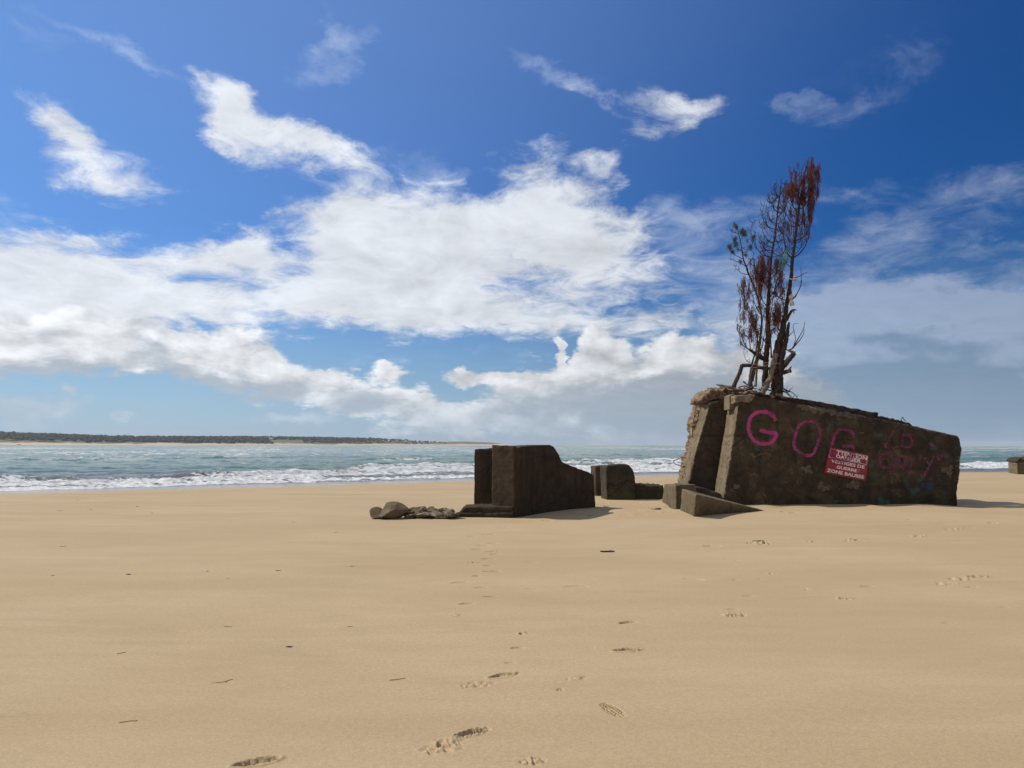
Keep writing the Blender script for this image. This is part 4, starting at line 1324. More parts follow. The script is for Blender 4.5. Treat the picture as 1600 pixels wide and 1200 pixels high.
t1.trunk([k4(716, 722), k4(690, 706), k4(660, 694), k4(645, 684)], [6, 4.2, 2.6, 1.2], M['barewood'], [-.35, -.35, -.36, -.38], name='splintered_end')
t1.trunk([k4(600, 890), k4(640, 880), k4(688, 866)], [6.5, 6.5, 5.5], M['bark'], [-.1, -.2, -.25], name='broken_limb')
t1.trunk([k4(660, 885), k4(678, 850), k4(690, 834)], [5, 3, 1.4], M['barewood'], -.25, name='splintered_end')
t1.trunk([k4(650, 440), k4(668, 400), k4(690, 362), k4(712, 350), k4(734, 352)], [4.5, 4.2, 4, 2.8, .9], M['bark'], [0, -.05, -.1, -.12, -.14], name='broken_limb')
t1.trunk([k4(700, 352), k4(710, 365), k4(713, 384)], [3, 2, .8], M['barewood'], -.12, name='splintered_end')
t1.trunk([k4(600, 1000), k4(580, 1020), k4(545, 1050), k4(520, 1075)], [9, 7, 5, 3], M['bark'], [-.1, -.2, -.3, -.35], name='root')
# listed limbs (photo outline)
B = t1.branch
B([k3(787, 1030), k3(840, 990), k3(890, 920), k3(920, 830), k3(938, 730)], 2.6, .9, 0, .35, twigs=4, tw_len=20)
B([k3(806, 875), k3(860, 850), k3(905, 800), k3(935, 715)], 2.4, .9, 0, -.3, twigs=4, tw_len=20, needles='droop', dens=12)
B([k3(765, 1040), k3(720, 990), k3(695, 900), k3(682, 800), k3(680, 700)], 2.6, .8, 0, -.4, twigs=6, tw_len=18)
B([k3(800, 745), k3(745, 735), k3(700, 690), k3(678, 600)], 2.0, .7, 0, .4, twigs=5, tw_len=18)
B([k3(815, 735), k3(870, 715), k3(915, 650)], 2.0, .7, 0, .3, twigs=4, tw_len=18, needles='droop', dens=20)
B([k3(830, 582), k3(785, 572), k3(755, 500), k3(740, 420)], 2.0, .8, 0, -.3, twigs=5, tw_len=16, needles='droop', dens=34)
B([k3(845, 575), k3(885, 545), k3(925, 480), k3(960, 400)], 2.0, .8, 0, .3, twigs=6, tw_len=16, needles='droop', dens=44)
B([k3(855, 430), k3(900, 380), k3(950, 300), k3(985, 230)], 1.8, .7, 0, .25, twigs=7, tw_len=14, needles='droop', dens=50)
B([k3(850, 440), k3(800, 400), k3(760, 320), k3(775, 230), k3(776, 170)], 1.8, .6, 0, -.2, twigs=4, tw_len=12, needles='droop', dens=24)
B([k3(850, 250), k3(865, 190), k3(905, 130), k3(936, 92)], 1.6, .5, 0, 0)
B([k3(770, 245), k3(795, 195), k3(822, 158)], 1.3, .5, -.1, -.1)
B([k4(672, 275), k4(715, 245), k4(760, 170), k4(780, 100)], 2.6, .9, 0, -.3, twigs=3, tw_len=16)
B([k4(770, 150), k4(775, 60), k4(770, -20)], 1.3, .5, -.3, -.35)
B([k4(672, 80), k4(740, 72), k4(790, 45), k4(832, 24)], 1.8, .6, 0, -.3)
B([k4(640, 268), k4(580, 240), k4(555, 190)], 1.8, .7, 0, .3, twigs=3)
B([k4(672, 692), k4(700, 675), k4(745, 600), k4(790, 520), k4(806, 452)], 2.4, .7, -.3, -.5)
B([k4(700, 680), k4(760, 610), k4(792, 560), k4(800, 515)], 1.8, .6, -.3, -.2)
B([k4(712, 650), k4(725, 590), k4(705, 500), k4(715, 468), k4(755, 466)], 1.2, .5, -.3, -.3)
B([k4(640, 610), k4(680, 560), k4(720, 525)], 1.8, .6, -.1, -.4)
B([k4(620, 590), k4(560, 560), k4(520, 500)], 1.6, .6, 0, .3, twigs=4)
whorl(t1, tp, [415, 398, 380, 352, 340, 322, 310], lambda y: 17, 1.5, rng, twigs=3, rise=28, prob=.8)
# hanging dead needle bunches at the top (photo positions)
for (x, y, n, L) in [(822, 155, 26, .10), (905, 160, 30, .14), (955, 130, 60, .16), (945, 170, 70, .18), (965, 200, 70, .18), (985, 240, 80, .18), (1010, 255, 90, .16), (1015, 285, 60, .16), (1010, 320, 50, .16),
                     (940, 220, 80, .18), (915, 200, 50, .18), (910, 260, 80, .2), (930, 290, 90, .2), (955, 310, 100, .2), (975, 330, 90, .2), (940, 350, 90, .2), (950, 390, 90, .2), (925, 400, 80, .2), (960, 430, 70, .2), (935, 450, 80, .2),
                     (945, 500, 80, .2), (925, 520, 60, .2), (950, 550, 80, .2), (935, 590, 80, .2), (920, 560, 50, .18), (945, 630, 70, .2), (930, 660, 60, .2), (940, 690, 40, .16), (968, 480, 50, .18), (965, 520, 40, .18),
                     (885, 260, 50, .2), (880, 300, 60, .2), (870, 340, 70, .2), (865, 380, 60, .2), (880, 420, 60, .2), (870, 460, 70, .2), (890, 480, 50, .2), (860, 500, 40, .2), (850, 330, 50, .18), (855, 290, 40, .18),
                     (800, 260, 50, .16), (795, 300, 70, .18), (790, 340, 80, .2), (775, 370, 80, .2), (800, 380, 70, .2), (755, 350, 60, .18), (760, 400, 70, .2), (785, 420, 60, .2), (740, 380, 60, .18), (725, 400, 50, .16), (715, 430, 40, .16),
                     (700, 420, 40, .16), (750, 440, 50, .18), (820, 450, 60, .2), (815, 490, 60, .2), (825, 400, 50, .2), (1000, 420, 70, .16), (1005, 400, 40, .14), (990, 450, 30, .14), (835, 260, 30, .16), (770, 480, 24, .14),
                     (750, 600, 36, .14), (765, 620, 26, .14), (740, 620, 22, .14), (870, 640, 40, .18), (875, 600, 34, .18), (880, 680, 30, .16), (860, 660, 26, .14), (735, 760, 30, .14), (745, 770, 20, .12), (855, 770, 26, .12), (690, 470, 24, .14), (690, 560, 20, .14), (700, 520, 20, .14)]:
    px, py = k3(x, y)
    dy = rng.uniform(-.30, .30)
    c = T3(px, py, dy)
    t1.tuft(c, L * .9, int(n * 1.15), spread=1.35)
    t1.tw.tube([c + Vector((rng.uniform(-.03, .03), 0, -.16)), c + Vector((0, 0, .10))], [.010, .005], 4)
for _ in range(46):   # stray bunches further down the limbs
    x, y = rng.uniform(690, 930), rng.uniform(480, 900)
    c = T3(*k3(x, y), rng.uniform(-.4, .4))
    t1.tuft(c, .12, rng.randint(8, 22), spread=1.2); t1.tw.tube([c + Vector((0, 0, -.14)), c + Vector((.01, 0, .12))], [.009, .004], 4)
t1.finish(M['bark'], M['needle_red'])

# --- middle tree
t2 = Tree('dead_pine_tree', (1196, 606), 'slimmer bare dead pine in the middle of the bunker top, many curved upswept twigs', 'tree', 'trees growing on the bunker')
tm = [k4(474, 1010), k4(470, 900), k4(474, 780), k4(482, 680), k4(492, 580), k4(488, 480), k4(487, 380), k4(495, 260), k4(502, 150), k4(507, 0), k3(567, 1060), k3(580, 980), k3(597, 880), k3(610, 780), k3(622, 680), k3(632, 590), k3(645, 480), k3(658, 400), k3(667, 292)]
t2.trunk(tm, [10, 9, 8.5, 8.5, 8.5, 7.5, 6.5, 5.6, 5, 4.4, 3.8, 3.6, 3.4, 3.2, 2.8, 2.4, 2.0, 1.4, .6], M['bark'], .15, sides=10)
t2.trunk([k4(470, 770), k4(420, 750), k4(370, 715), k4(322, 682)], [8, 7, 5, 2.4], M['bark'], [.15, .1, 0, -.05], name='limb')
t2.trunk([k4(440, 1065), k4(465, 1010), k4(500, 950), k4(520, 890), k4(535, 820), k4(560, 730)], [9, 9.5, 8, 8, 9, 9], M['barewood'], [-.3, -.3, -.2, -.15, -.1, -.05], name='root', knots=.2)
t2.trunk([k4(452, 1000), k4(455, 930), k4(465, 870)], [5, 6, 6], M['bark'], -.05, name='root')
B = t2.branch
for pts in [[(560, 1025), (490, 1010), (440, 950), (418, 870), (425, 790)], [(430, 960), (400, 870), (380, 790), (398, 710), (432, 680)], [(585, 890), (530, 860), (490, 790), (480, 700)], [(605, 770), (545, 745), (500, 690), (488, 620), (510, 520)],
            [(612, 720), (570, 690), (545, 630), (540, 560)], [(630, 610), (600, 580), (585, 500), (584, 410)], [(650, 470), (615, 430), (597, 370), (605, 335)], [(640, 460), (570, 530), (545, 490)], [(600, 880), (650, 885), (700, 850), (735, 790)],
            [(585, 985), (640, 1020), (680, 1000), (725, 930)], [(612, 780), (670, 740), (700, 700)], [(625, 670), (670, 610), (690, 550)], [(650, 450), (690, 380), (692, 330)], [(590, 900), (540, 890), (500, 920)], [(575, 970), (520, 960), (498, 930)],
            [(615, 760), (650, 790), (700, 770), (745, 790)]]:
    B([k3(*p) for p in pts], 1.5, .6, .15, None, twigs=5, tw_len=15)
whorl(t2, tm, [404, 396, 388, 372, 362, 352, 343, 334, 325, 316, 308], lambda y: 10 + (y - 300) * .14, 1.1, rng, twigs=4, rise=24, prob=.95, tlen=13)
# red-needled boughs low on the left and around the middle
for pts, nd in [([(440, 740), (330, 690), (270, 640), (250, 560), (262, 470)], 16), ([(322, 684), (290, 640), (262, 560), (245, 520), (258, 480)], 12), ([(420, 760), (395, 560), (370, 440), (330, 330), (280, 230), (245, 150)], 30),
                ([(430, 700), (340, 400), (300, 330), (275, 260), (262, 200), (290, 100)], 34), ([(480, 640), (400, 540), (350, 470), (320, 400), (290, 380)], 30), ([(485, 420), (420, 380), (380, 300), (350, 200), (330, 170)], 26),
                ([(490, 330), (440, 260), (410, 150), (390, 60)], 40), ([(495, 250), (540, 200), (570, 100), (600, 40)], 22), ([(488, 430), (530, 400), (565, 340), (575, 280)], 34), ([(480, 560), (550, 500), (575, 420), (600, 360)], 30),
                ([(500, 160), (450, 100), (400, 20), (370, -40)], 44), ([(505, 60), (470, 0), (450, -60)], 40), ([(505, 100), (560, 40), (610, -10), (640, -60)], 26), ([(600, 560), (560, 460), (550, 380)], 20),
                ([(475, 800), (420, 700), (400, 620), (410, 520)], 10), ([(340, 690), (330, 600), (300, 560)], 12), ([(490, 300), (540, 240), (600, 230), (632, 160)], 24)]:
    B([k4(*p) for p in pts], 1.6, .6, .1, rng.uniform(-.6, .4), twigs=7, tw_len=13, needles='droop', dens=nd, nlen=.11)
for (x, y, n) in [(290, 100, 40), (275, 150, 36), (285, 190, 36), (330, 190, 36), (325, 240, 24), (310, 290, 46), (310, 330, 30), (285, 390, 40), (290, 410, 30), (345, 440, 40), (370, 480, 90), (375, 500, 60), (340, 520, 50), (350, 560, 40), (330, 550, 36), (365, 450, 40),
                  (460, 10, 90), (450, 50, 110), (420, 90, 80), (400, 60, 70), (440, 100, 90), (470, 70, 90), (430, 130, 70), (480, 110, 60), (380, 40, 50), (360, 60, 30), (455, 140, 40), (410, 150, 50), (430, 180, 40), (560, 350, 50), (575, 390, 70), (560, 420, 60), (590, 420, 50), (545, 430, 40),
                  (570, 460, 40), (545, 490, 30), (600, 60, 40), (610, 90, 40), (590, 130, 40), (575, 160, 40), (610, 190, 30), (600, 230, 30), (440, 300, 24), (420, 320, 20), (395, 380, 24), (400, 240, 20), (520, 520, 20), (380, 640, 20), (460, 710, 20)]:
    t2.tuft(T3(*k4(x, y), rng.uniform(-.3, .3)), .13, int(min(n, 60) * 1.7), spread=1.5)
for (x, y, n) in [(540, 1040, 70), (550, 1090, 90), (500, 1080, 80), (480, 1110, 60), (470, 1060, 40), (470, 1150, 60), (440, 1130, 50), (510, 1150, 90), (550, 1160, 80), (430, 1170, 40), (620, 1080, 60), (610, 1110, 50), (640, 1090, 40), (680, 1170, 40), (620, 1160, 40), (395, 1185, 30), (660, 1060, 30), (500, 935, 30), (495, 960, 20), (735, 910, 18), (760, 900, 16), (590, 560, 12), (650, 990, 14)]:
    t2.tuft(T3(*k3(x, y), rng.uniform(-.3, .3)), .15, int(min(n, 60) * 1.5), spread=1.5)
for _ in range(95):
    x, y = rng.uniform(245, 640), rng.uniform(-60, 560)
    if x < 330 and y < 60: continue
    c = T3(*k4(x, y), rng.uniform(-.4, .4))
    t2.tuft(c, .12, rng.randint(8, 30), spread=1.25); t2.tw.tube([c + Vector((0, 0, -.14)), c + Vector((.01, 0, .12))], [.009, .004], 4)
for _ in range(30):
    x, y = rng.uniform(520, 740), rng.uniform(560, 1000)
    c = T3(*k3(x, y), rng.uniform(-.4, .4)); t2.tuft(c, .10, rng.randint(5, 14), spread=1.1)
t2.finish(M['bark'], M['needle_red'])

# --- young green pine on the left
t3 = Tree('young_pine_tree', (1173, 600), 'thin young pine leaning left on the bunker, the only one with green needles', 'tree', 'trees growing on the bunker')
tl = [k4(345, 1000), k4(352, 900), k4(385, 800), k4(412, 690), k4(428, 560), k4(438, 430), k4(420, 310), k4(388, 200), k4(345, 90), k4(308, 0), k3(350, 1150), k3(312, 1060), k3(295, 960), k3(280, 880), k3(262, 800), k3(250, 750)]
t3.trunk(tl, [5, 5, 4.4, 3.8, 3.2, 3.0, 2.8, 2.8, 2.6, 2.2, 2.2, 2.0, 1.8, 1.5, 1.2, .8], M['bark'], -.25, sides=7)
B = t3.branch
for pts in [[(300, 990), (350, 970), (395, 900), (400, 850)], [(310, 1050), (270, 1030), (215, 1000), (185, 950)], [(297, 980), (260, 950), (240, 890)], [(280, 880), (300, 840), (310, 790)], [(262, 810), (220, 800), (195, 785)], [(290, 930), (330, 960), (370, 940)],
            [(345, 1130), (290, 1090), (220, 1060), (190, 1040)], [(305, 1000), (330, 1020), (335, 1040)], [(335, 1120), (390, 1050), (405, 990), (370, 960)], [(355, 1195), (290, 1180), (240, 1140), (225, 1170)]]:
    B([k3(*p) for p in pts], 1.2, .5, -.25, rng.uniform(-.6, .1), twigs=2, tw_len=7)
for (x, y, n) in [(235, 745, 60), (245, 755, 60), (225, 730, 40), (300, 780, 80), (320, 800, 90), (310, 815, 90), (290, 800, 60), (330, 825, 50), (235, 860, 60), (225, 880, 50), (240, 900, 60), (235, 920, 60), (250, 915, 40), (185, 925, 50), (180, 945, 60), (190, 960, 30), (215, 985, 60), (205, 990, 40), (170, 925, 24),
                  (400, 850, 50), (410, 845, 50), (395, 870, 30), (370, 935, 50), (378, 945, 40), (330, 1010, 30), (338, 1020, 24), (285, 1080, 44), (280, 1070, 30), (345, 880, 30), (200, 785, 24), (260, 960, 30), (190, 1050, 14), (235, 1110, 14), (215, 850, 20)]:
    t3.tuft(T3(*k3(x, y), rng.uniform(-.45, 0)), .10, int(n * 1.7), kind='star', wid=.0040)
t3.finish(M['bark'], M['needle_green'])

# --- thin bare saplings between them
for i, (pts, w, dy, lb) in enumerate([
        ([k4(385, 1005), k4(392, 900), k4(400, 780), k4(415, 640), k4(430, 520), k4(452, 400), k4(470, 300)], 4.2, -.1, 'bare grey sapling stem just left of the middle dead pine'),
        ([k4(330, 985), k4(340, 890), k4(362, 780), k4(392, 680), k4(404, 560), k4(395, 480)], 3.6, .1, 'bare sapling stem rising through the bent log, left of the pines'),
        ([k4(360, 960), k4(385, 850), k4(420, 740), k4(448, 620), k4(468, 500)], 3.0, .3, 'thin crooked sapling stem leaning right behind the grey one'),
        ([k4(520, 760), k4(515, 640), k4(505, 520), k4(515, 380), k4(540, 220), k4(570, 60)], 2.6, .4, 'thin sapling stem crossing behind the middle pine to the right')]):
    t = Tree('bare_sapling', pts[0], lb, 'sapling', 'trees growing on the bunker')
    n = len(pts)
    t.trunk(pts, list(np.linspace(w, .9, n)), M['bark'] if i else M['barewood'], dy, sides=6)
    for k in range(7):
        j = rng.uniform(.3, 1.0) * (n - 1); a = int(min(n - 2, j)); f_ = j - a
        x = pts[a][0] * (1 - f_) + pts[a + 1][0] * f_; y = pts[a][1] * (1 - f_) + pts[a + 1][1] * f_
        sd_ = rng.choice((-1, 1)); L = rng.uniform(8, 20)
        t.branch([(x, y), (x + sd_ * L * .5, y - L * .3), (x + sd_ * L * .7, y - L)], 1.1, .5, dy, None, twigs=2, tw_len=8)
    t.finish(M['bark'], M['needle_red'])

# --- bent log lying across the stems
t = Tree('bent_log', (1148, 600), 'dark bent log arching over the left end of the bunker roof', 'log')
t.trunk([k4(200, 1004), k4(226, 940), k4(250, 890), k4(262, 845), k4(272, 826), k4(300, 824), k4(350, 826), k4(400, 836), k4(450, 846), k4(500, 850)], [6.5, 6.6, 6.6, 6.4, 6.2, 6, 6, 5.8, 5.6, 5], M['bark'], -.35, name='log_body', knots=.08)
t = Tree('gnarled_root', (1196, 606), 'tangle of thin dead roots hanging over the roof edge right of the trunk', 'root')
for pts, w in [([(600, 1010), (640, 1030), (690, 1050), (730, 1085), (746, 1130)], 2.0), ([(610, 1030), (650, 1060), (700, 1110), (738, 1132)], 1.6), ([(620, 1020), (660, 1045), (700, 1010)], 1.3), ([(590, 1000), (640, 1040), (680, 1080), (720, 1120)], 1.4), ([(600, 1020), (630, 1050), (682, 1048)], 3.0),
               ([(470, 1020), (520, 1040), (570, 1020), (620, 1022)], 2.4), ([(430, 1050), (480, 1020), (540, 1010), (600, 1030)], 1.8), ([(300, 1040), (350, 1020), (420, 1030), (470, 1060)], 2.4), ([(240, 1010), (300, 1000), (370, 1040), (440, 1035)], 2.0), ([(280, 960), (310, 985), (350, 1000), (400, 1050)], 2.6)]:
    t.branch([k4(*p) for p in pts], w, .6, -.2, rng.uniform(-.4, .1), twigs=2, tw_len=7)
t.finish(M['bark'], M['needle_red'])

# --- flotsam hanging in the tree
m_net = mat_simple('green_netting', (.06, .20, .15), (.12, .32, .24), 20, .7, 0)
b = MB(); r_ = random.Random(4)
c0 = T3(*k3(690, 1020), -.35)
for k in range(26):
    st = T3(*k3(r_.uniform(690, 715), r_.uniform(1000, 1060)), -.35 + r_.uniform(-.05, .05)); en = T3(*k3(r_.uniform(625, 690), r_.uniform(1080, 1180)), -.35 + r_.uniform(-.08, .08))
    mid = st.lerp(en, .5) + Vector((r_.uniform(-.06, .06), 0, r_.uniform(-.08, .02)))
    b.tube(catmull([st, mid, en], 4), .0045, 4)
for k in range(14):
    st = T3(*k3(r_.uniform(680, 710), r_.uniform(1020, 1060)), -.35); b.tube(catmull([st, st + Vector((.02, 0, .10)), T3(*k3(r_.uniform(715, 740), r_.uniform(900, 990)), -.35)], 4), .004, 4)
o = b.build('net_scrap', m_net); tag(o, 'scrap of pale green fishing net caught between the two dead pines', 'net')
m_fl = mat_simple('dirty_white_plastic', (.42, .38, .30), (.62, .58, .48), 20, .6, .3)
b = MB(); b.tube([T3(*k4(700, 92), -.15), T3(*k4(716, 90), -.15), T3(*k4(736, 98), -.15)], [.035, .05, .03], 8)
b.tube([T3(*k4(672, 84), -.15), T3(*k4(700, 90), -.15)], [.012, .02], 6)
o = b.build('plastic_rag', m_fl); tag(o, 'small dirty white rag tied round the tall dead pine', 'rag', 'flotsam hung in the tall pine')
b = MB(); b.tube(catmull([T3(*k4(702, 100), -.2), T3(*k4(698, 160), -.2), T3(*k4(694, 215), -.2)], 4), .005, 5); b.tube([T3(*k4(694, 215), -.2), T3(*k4(686, 240), -.2), T3(*k4(680, 262), -.2)], [.02, .07, .045], 8)
o = b.build('hanging_float', m_fl); tag(o, 'dirty white float on a thin string, upper one beside the tall pine', 'float', 'flotsam hung in the tall pine')
b = MB(); b.tube([T3(*k4(684, 262), -.2), T3(*k4(694, 285), -.2), T3(*k4(698, 312), -.2)], [.02, .065, .07], 8); b.tube([T3(*k4(694, 285), -.2), T3(*k4(712, 300), -.2)], [.03, .02], 6)
o = b.build('hanging_float', m_fl); tag(o, 'dirty white frayed float hanging lowest beside the tall pine', 'float', 'flotsam hung in the tall pine')
m_rope = mat_simple('yellow_rope', (.30, .26, .12), (.42, .36, .2), 20, .8, 0)
b = MB(); b.tube(catmull([T3(*k4(x, y), -.42) for x, y in [(345, 845), (370, 815), (420, 812), (470, 800), (520, 806), (570, 806), (600, 812)]], 5), .0055, 5); b.tube(catmull([T3(*k4(x, y), -.44) for x, y in [(345, 845), (400, 838), (460, 825), (530, 808)]], 5), .0055, 5)
o = b.build('thin_rope', m_rope); tag(o, 'thin yellowish rope strung across the tree stems above the bent log', 'rope')


# ------------------------------------------------------------------ the far shore
def far_D(px): return 2200 + (max(0, px) / 785) ** 2 * 1700


SH_TOP = [(-500, 668), (-250, 669), (0, 671), (50, 673.5), (110, 676), (140, 677), (175, 679), (250, 680), (400, 680), (450, 680.5), (500, 681.5), (560, 683), (600, 684), (650, 686.5), (690, 688.5), (735, 688.5), (770, 690.5), (792, 693)]


def far_shore():
    V = []; rows = []
    pxs_ = np.arange(-520, 796, 4.0)
    prof = [(0, -1.5, 0), (25, .6, 0), (70, 3.2, .0), (110, 5.0, .15), (170, 6.5, .55), (260, 0, 1.0), (520, 0, .9), (900, -2, 0)]
    topz = []
    for px in pxs_:
        D = far_D(px)
        ytop = float(np.interp(px, [p[0] for p in SH_TOP], [p[1] for p in SH_TOP]))
        hor = 695.5 + (px - 800) * 3 / 1600
        tz = max(1.5, (hor - ytop) / F_PX * D + CAM.z - (8 if px < 690 else 0) * (1 if ytop < 689 else .0))
        fade = float(np.interp(px, [740, 792], [1, .15]))
        x0 = (px - 800) / F_PX * D
        row = []
        for (dd, z0, k) in prof:
            z = SEA_Z + z0 * fade + k * tz * .9
            sc_ = (D + dd) / D
            z += 1.2 * k * float(perlin(np.array([x0 * .012]), np.array([dd * .02]))[0])
            row.append(len(V)); V.append((x0 * sc_, D + dd + 14 * math.sin(px * .021) + 8 * math.sin(px * .11), z))
        rows.append(row)
    Fq = []
    for a, b_ in zip(rows[:-1], rows[1:]):
        for i in range(len(a) - 1):
            Fq.append((a[i], b_[i], b_[i + 1], a[i + 1]))
    me = mesh_np('far_shore', np.array(V), np.array(Fq))
    m, t = new_mat('far_dune')
    tc = t.node('ShaderNodeTexCoord').outputs['Object']
    sep = t.node('ShaderNodeSeparateXYZ', ins={0: tc})
    n = t.noise(t.vm('MULTIPLY', tc, (1, .4, 3)), .012, 5, .65)
    zz = t.m('MULTIPLY_ADD', t.m('SUBTRACT', n, .5), 26.0, sep.outputs[2])
    c = t.mix(t.mr(zz, 4.5, 8.5), (.50, .40, .29), (.13, .125, .06))
    principled(t, Base_Color=c, Roughness=.95)
    o = link_mesh('far_shore', me, m); tag(o, kind='structure')
    # the pine wood on top, reads as one dark mass
    rg = random.Random(9)
    bm = bmesh.new(); bmesh.ops.create_icosphere(bm, subdivisions=2, radius=1)
    base = np.array([v.co[:] for v in bm.verts]); bf = np.array([[v.index for v in f.verts] for f in bm.faces]); bm.free()
    VV = []; FF = []; cnt = 0
    px = -510
    while px < 700:
        D = far_D(px)
        ytop = float(np.interp(px, [p[0] for p in SH_TOP], [p[1] for p in SH_TOP]))
        hor = 695.5 + (px - 800) * 3 / 1600
        tz = (hor - ytop) / F_PX * D + CAM.z - 5
        clear = (425 < px < 475)
        for rr in range(8):
            dd = 118 + rr * 26 + rg.uniform(-9, 9)
            if clear and rr < 3: continue
            if px < 130 and rr < 1: continue
            if px > 560 and rg.random() < (px - 560) / 170: continue
            gz = float(np.interp(dd, [p[0] for p in prof], [p[2] * tz * .9 + p[1] for p in prof])) + SEA_Z
            r0 = rg.uniform(4.0, 7.0) * (1 if px < 600 else .7)
            n_ = fbm(base[:, 0] * 1.6 + cnt * 3.1, base[:, 1] * 1.6, base[:, 2] * 1.6 + cnt, octv=2)
            q = base * (1 + .55 * n_)[:, None] * np.array([r0 * 1.15, r0, r0 * rg.uniform(.55, .9)])
            sc_ = (D + dd) / D
            x0 = (px + rg.uniform(-2.5, 2.5) - 800) / F_PX * D * sc_
            hh = rg.uniform(2, 6.5) if px < 640 else rg.uniform(0, 2)
            VV.append(q + np.array([x0, D + dd, gz + hh])); FF.append(bf + cnt * len(base)); cnt += 1
        px += 3.0 + px * 0 if px < 560 else 4.0
    me = mesh_np('far_forest', np.concatenate(VV), np.concatenate(FF))
    mf = mat_simple('far_pine_foliage', (.016, .026, .014), (.042, .056, .027), .05, .95, 0)
    o = link_mesh('far_forest', me, mf)
    tag(o, 'dark pine wood along the ridge of the far shore', 'forest', kind='stuff')


far_shore()
# a white house among the far trees and a dark boat off the far beach
def far_house():
    D = far_D(423) + 100
    p = at(423.5, 685.5, D)
    rt = empty('far_house', (p.x, p.y, p.z - 3), 'tiny pale house among the pines of the far shore', 'house')
    b = MB(); w, h = 7.5, 3.2
    x0, x1, y0, y1, z0, z1 = p.x - w, p.x + w, p.y - 4, p.y + 4, p.z - 3, p.z + h - 1
    q = [Vector(v) for v in [(x0, y0, z0), (x1, y0, z0), (x1, y1, z0), (x0, y1, z0), (x0, y0, z1), (x1, y0, z1), (x1, y1, z1), (x0, y1, z1)]]
    for f_ in [(0, 1, 5, 4), (1, 2, 6, 5), (2, 3, 7, 6), (3, 0, 4, 7)]: b.quad(*[q[i] for i in f_])
    b.build('wall', mat_simple('pale_render', (.55, .53, .5), (.65, .63, .6), .2), rt, smooth=False)
    b = MB(); r0 = Vector((x0 - .6, p.y, z1 + 2)); r1 = Vector((x1 + .6, p.y, z1 + 2))
    e = [Vector((x0 - .6, y0 - .6, z1 - .1)), Vector((x1 + .6, y0 - .6, z1 - .1)), Vector((x1 + .6, y1 + .6, z1 - .1)), Vector((x0 - .6, y1 + .6, z1 - .1))]
    b.quad(e[0], e[1], r1, r0); b.quad(e[2], e[3], r0, r1); b.tri(e[1], e[2], r1); b.tri(e[3], e[0], r0)
    b.build('roof', mat_simple('grey_roof', (.3, .25, .22), (.36, .3, .27), .2), rt, smooth=False)


far_house()


def far_boat():
    D = far_D(30) - 60
    px = 29.5
    x = at(px, 695, D).x
    rt = empty('boat', (x, D, SEA_Z), 'tiny dark open boat off the far beach at the left border', 'boat')
    b = MB(); L = 6.0
    secs = []
    for k in range(9):
        u = k / 8; w = 1.3 * math.sin(math.pi * min(1, u * .85 + .1)) + .05; sh = 1.3 + .7 * abs(u - .4) ** 1.5 * 2
        xx = x - L + 2 * L * u
        secs.append([Vector((xx, D - w, SEA_Z + sh)), Vector((xx, D - w * .7, SEA_Z + .1)), Vector((xx, D, SEA_Z - .3)), Vector((xx, D + w * .7, SEA_Z + .1)), Vector((xx, D + w, SEA_Z + sh))])
    for a, c in zip(secs[:-1], secs[1:]):
        for k in range(4): b.quad(a[k], c[k], c[k + 1], a[k + 1])
    for s_ in (secs[0], secs[-1]): b.quad(s_[0], s_[1], s_[3], s_[4]); b.tri(s_[1], s_[2], s_[3])
    mk = mat_simple('dark_hull', (.02, .022, .025), (.04, .04, .045), 1)
    b.build('hull', mk, rt, smooth=False)
    b = MB(); b.tube([Vector((x + 1, D, SEA_Z + .8)), Vector((x + 1, D, SEA_Z + 2.6))], [.7, .5], 8); b.build('wheelhouse', mk, rt)


far_boat()

# ------------------------------------------------------------------ scraps lying on the sand
def scrap(px, py, wpx, kind, ang, label, group='scraps of driftwood and weed on the sand'):
    g_ = ground(px, py)
    D = g_.y; L = wpx / F_PX * D * (.8 if kind == 'weed' else 1)
    rg = random.Random(int(px * 7 + py))
    b = MB()
    c, s_ = math.cos(R(ang)), math.sin(R(ang))
    if kind == 'stick':
        n = 6; pts = []
        for k in range(n):
            u = (k / (n - 1) - .5) * L
            x = g_.x + u * c; y = g_.y + u * s_ + rg.uniform(-.03, .03) * L
            pts.append(Vector((x, y, hgt(x, y) + L * .05 + rg.uniform(0, .03) * L)))
        b.tube(catmull(pts, 3), [L * .055 * (1 - .4 * abs(k / 15 - .5)) for k in range(16)], 7)
        b.tube([pts[3], pts[3] + Vector((c * L * .2, s_ * L * .2 - .05 * L, L * .10))], [L * .03, L * .01], 5)
        mt = M['bark']; nm = 'driftwood_stick'
    elif kind == 'weed':
        for k in range(7):
            a0 = Vector((g_.x + rg.uniform(-.35, .35) * L, g_.y + rg.uniform(-.2, .2) * L, 0)); a = rg.uniform(0, 6.28); l = rg.uniform(.25, .6) * L
            pts = []
            for j in range(4):
                x = a0.x + math.cos(a) * l * j / 3; y = a0.y + math.sin(a) * l * .6 * j / 3; a += rg.uniform(-.6, .6)
                pts.append(Vector((x, y, hgt(x, y) + L * .05 * rg.uniform(.4, 1.8))))
            b.tube(catmull(pts, 3), L * .035 * rg.uniform(.7, 1.4), 5)
        mt = M['weed']; nm = 'seaweed_scrap'
    elif kind == 'fibre':
        pts = []; x, y = g_.x - .5 * L * c, g_.y - .5 * L * s_; a = R(ang)
        for j in range(6):
            pts.append(Vector((x, y, hgt(x, y) + .002)))
            a += rg.uniform(-.55, .55); x += math.cos(a) * L / 5; y += math.sin(a) * L / 5
        b.tube(catmull(pts, 4), .0016, 5); mt = M['weed']; nm = 'root_fibre'
    else:
        return None
    o = b.build(nm, mt)
    tag(o, label, {'stick': 'driftwood', 'weed': 'seaweed', 'fibre': 'root fibre'}[kind], group)


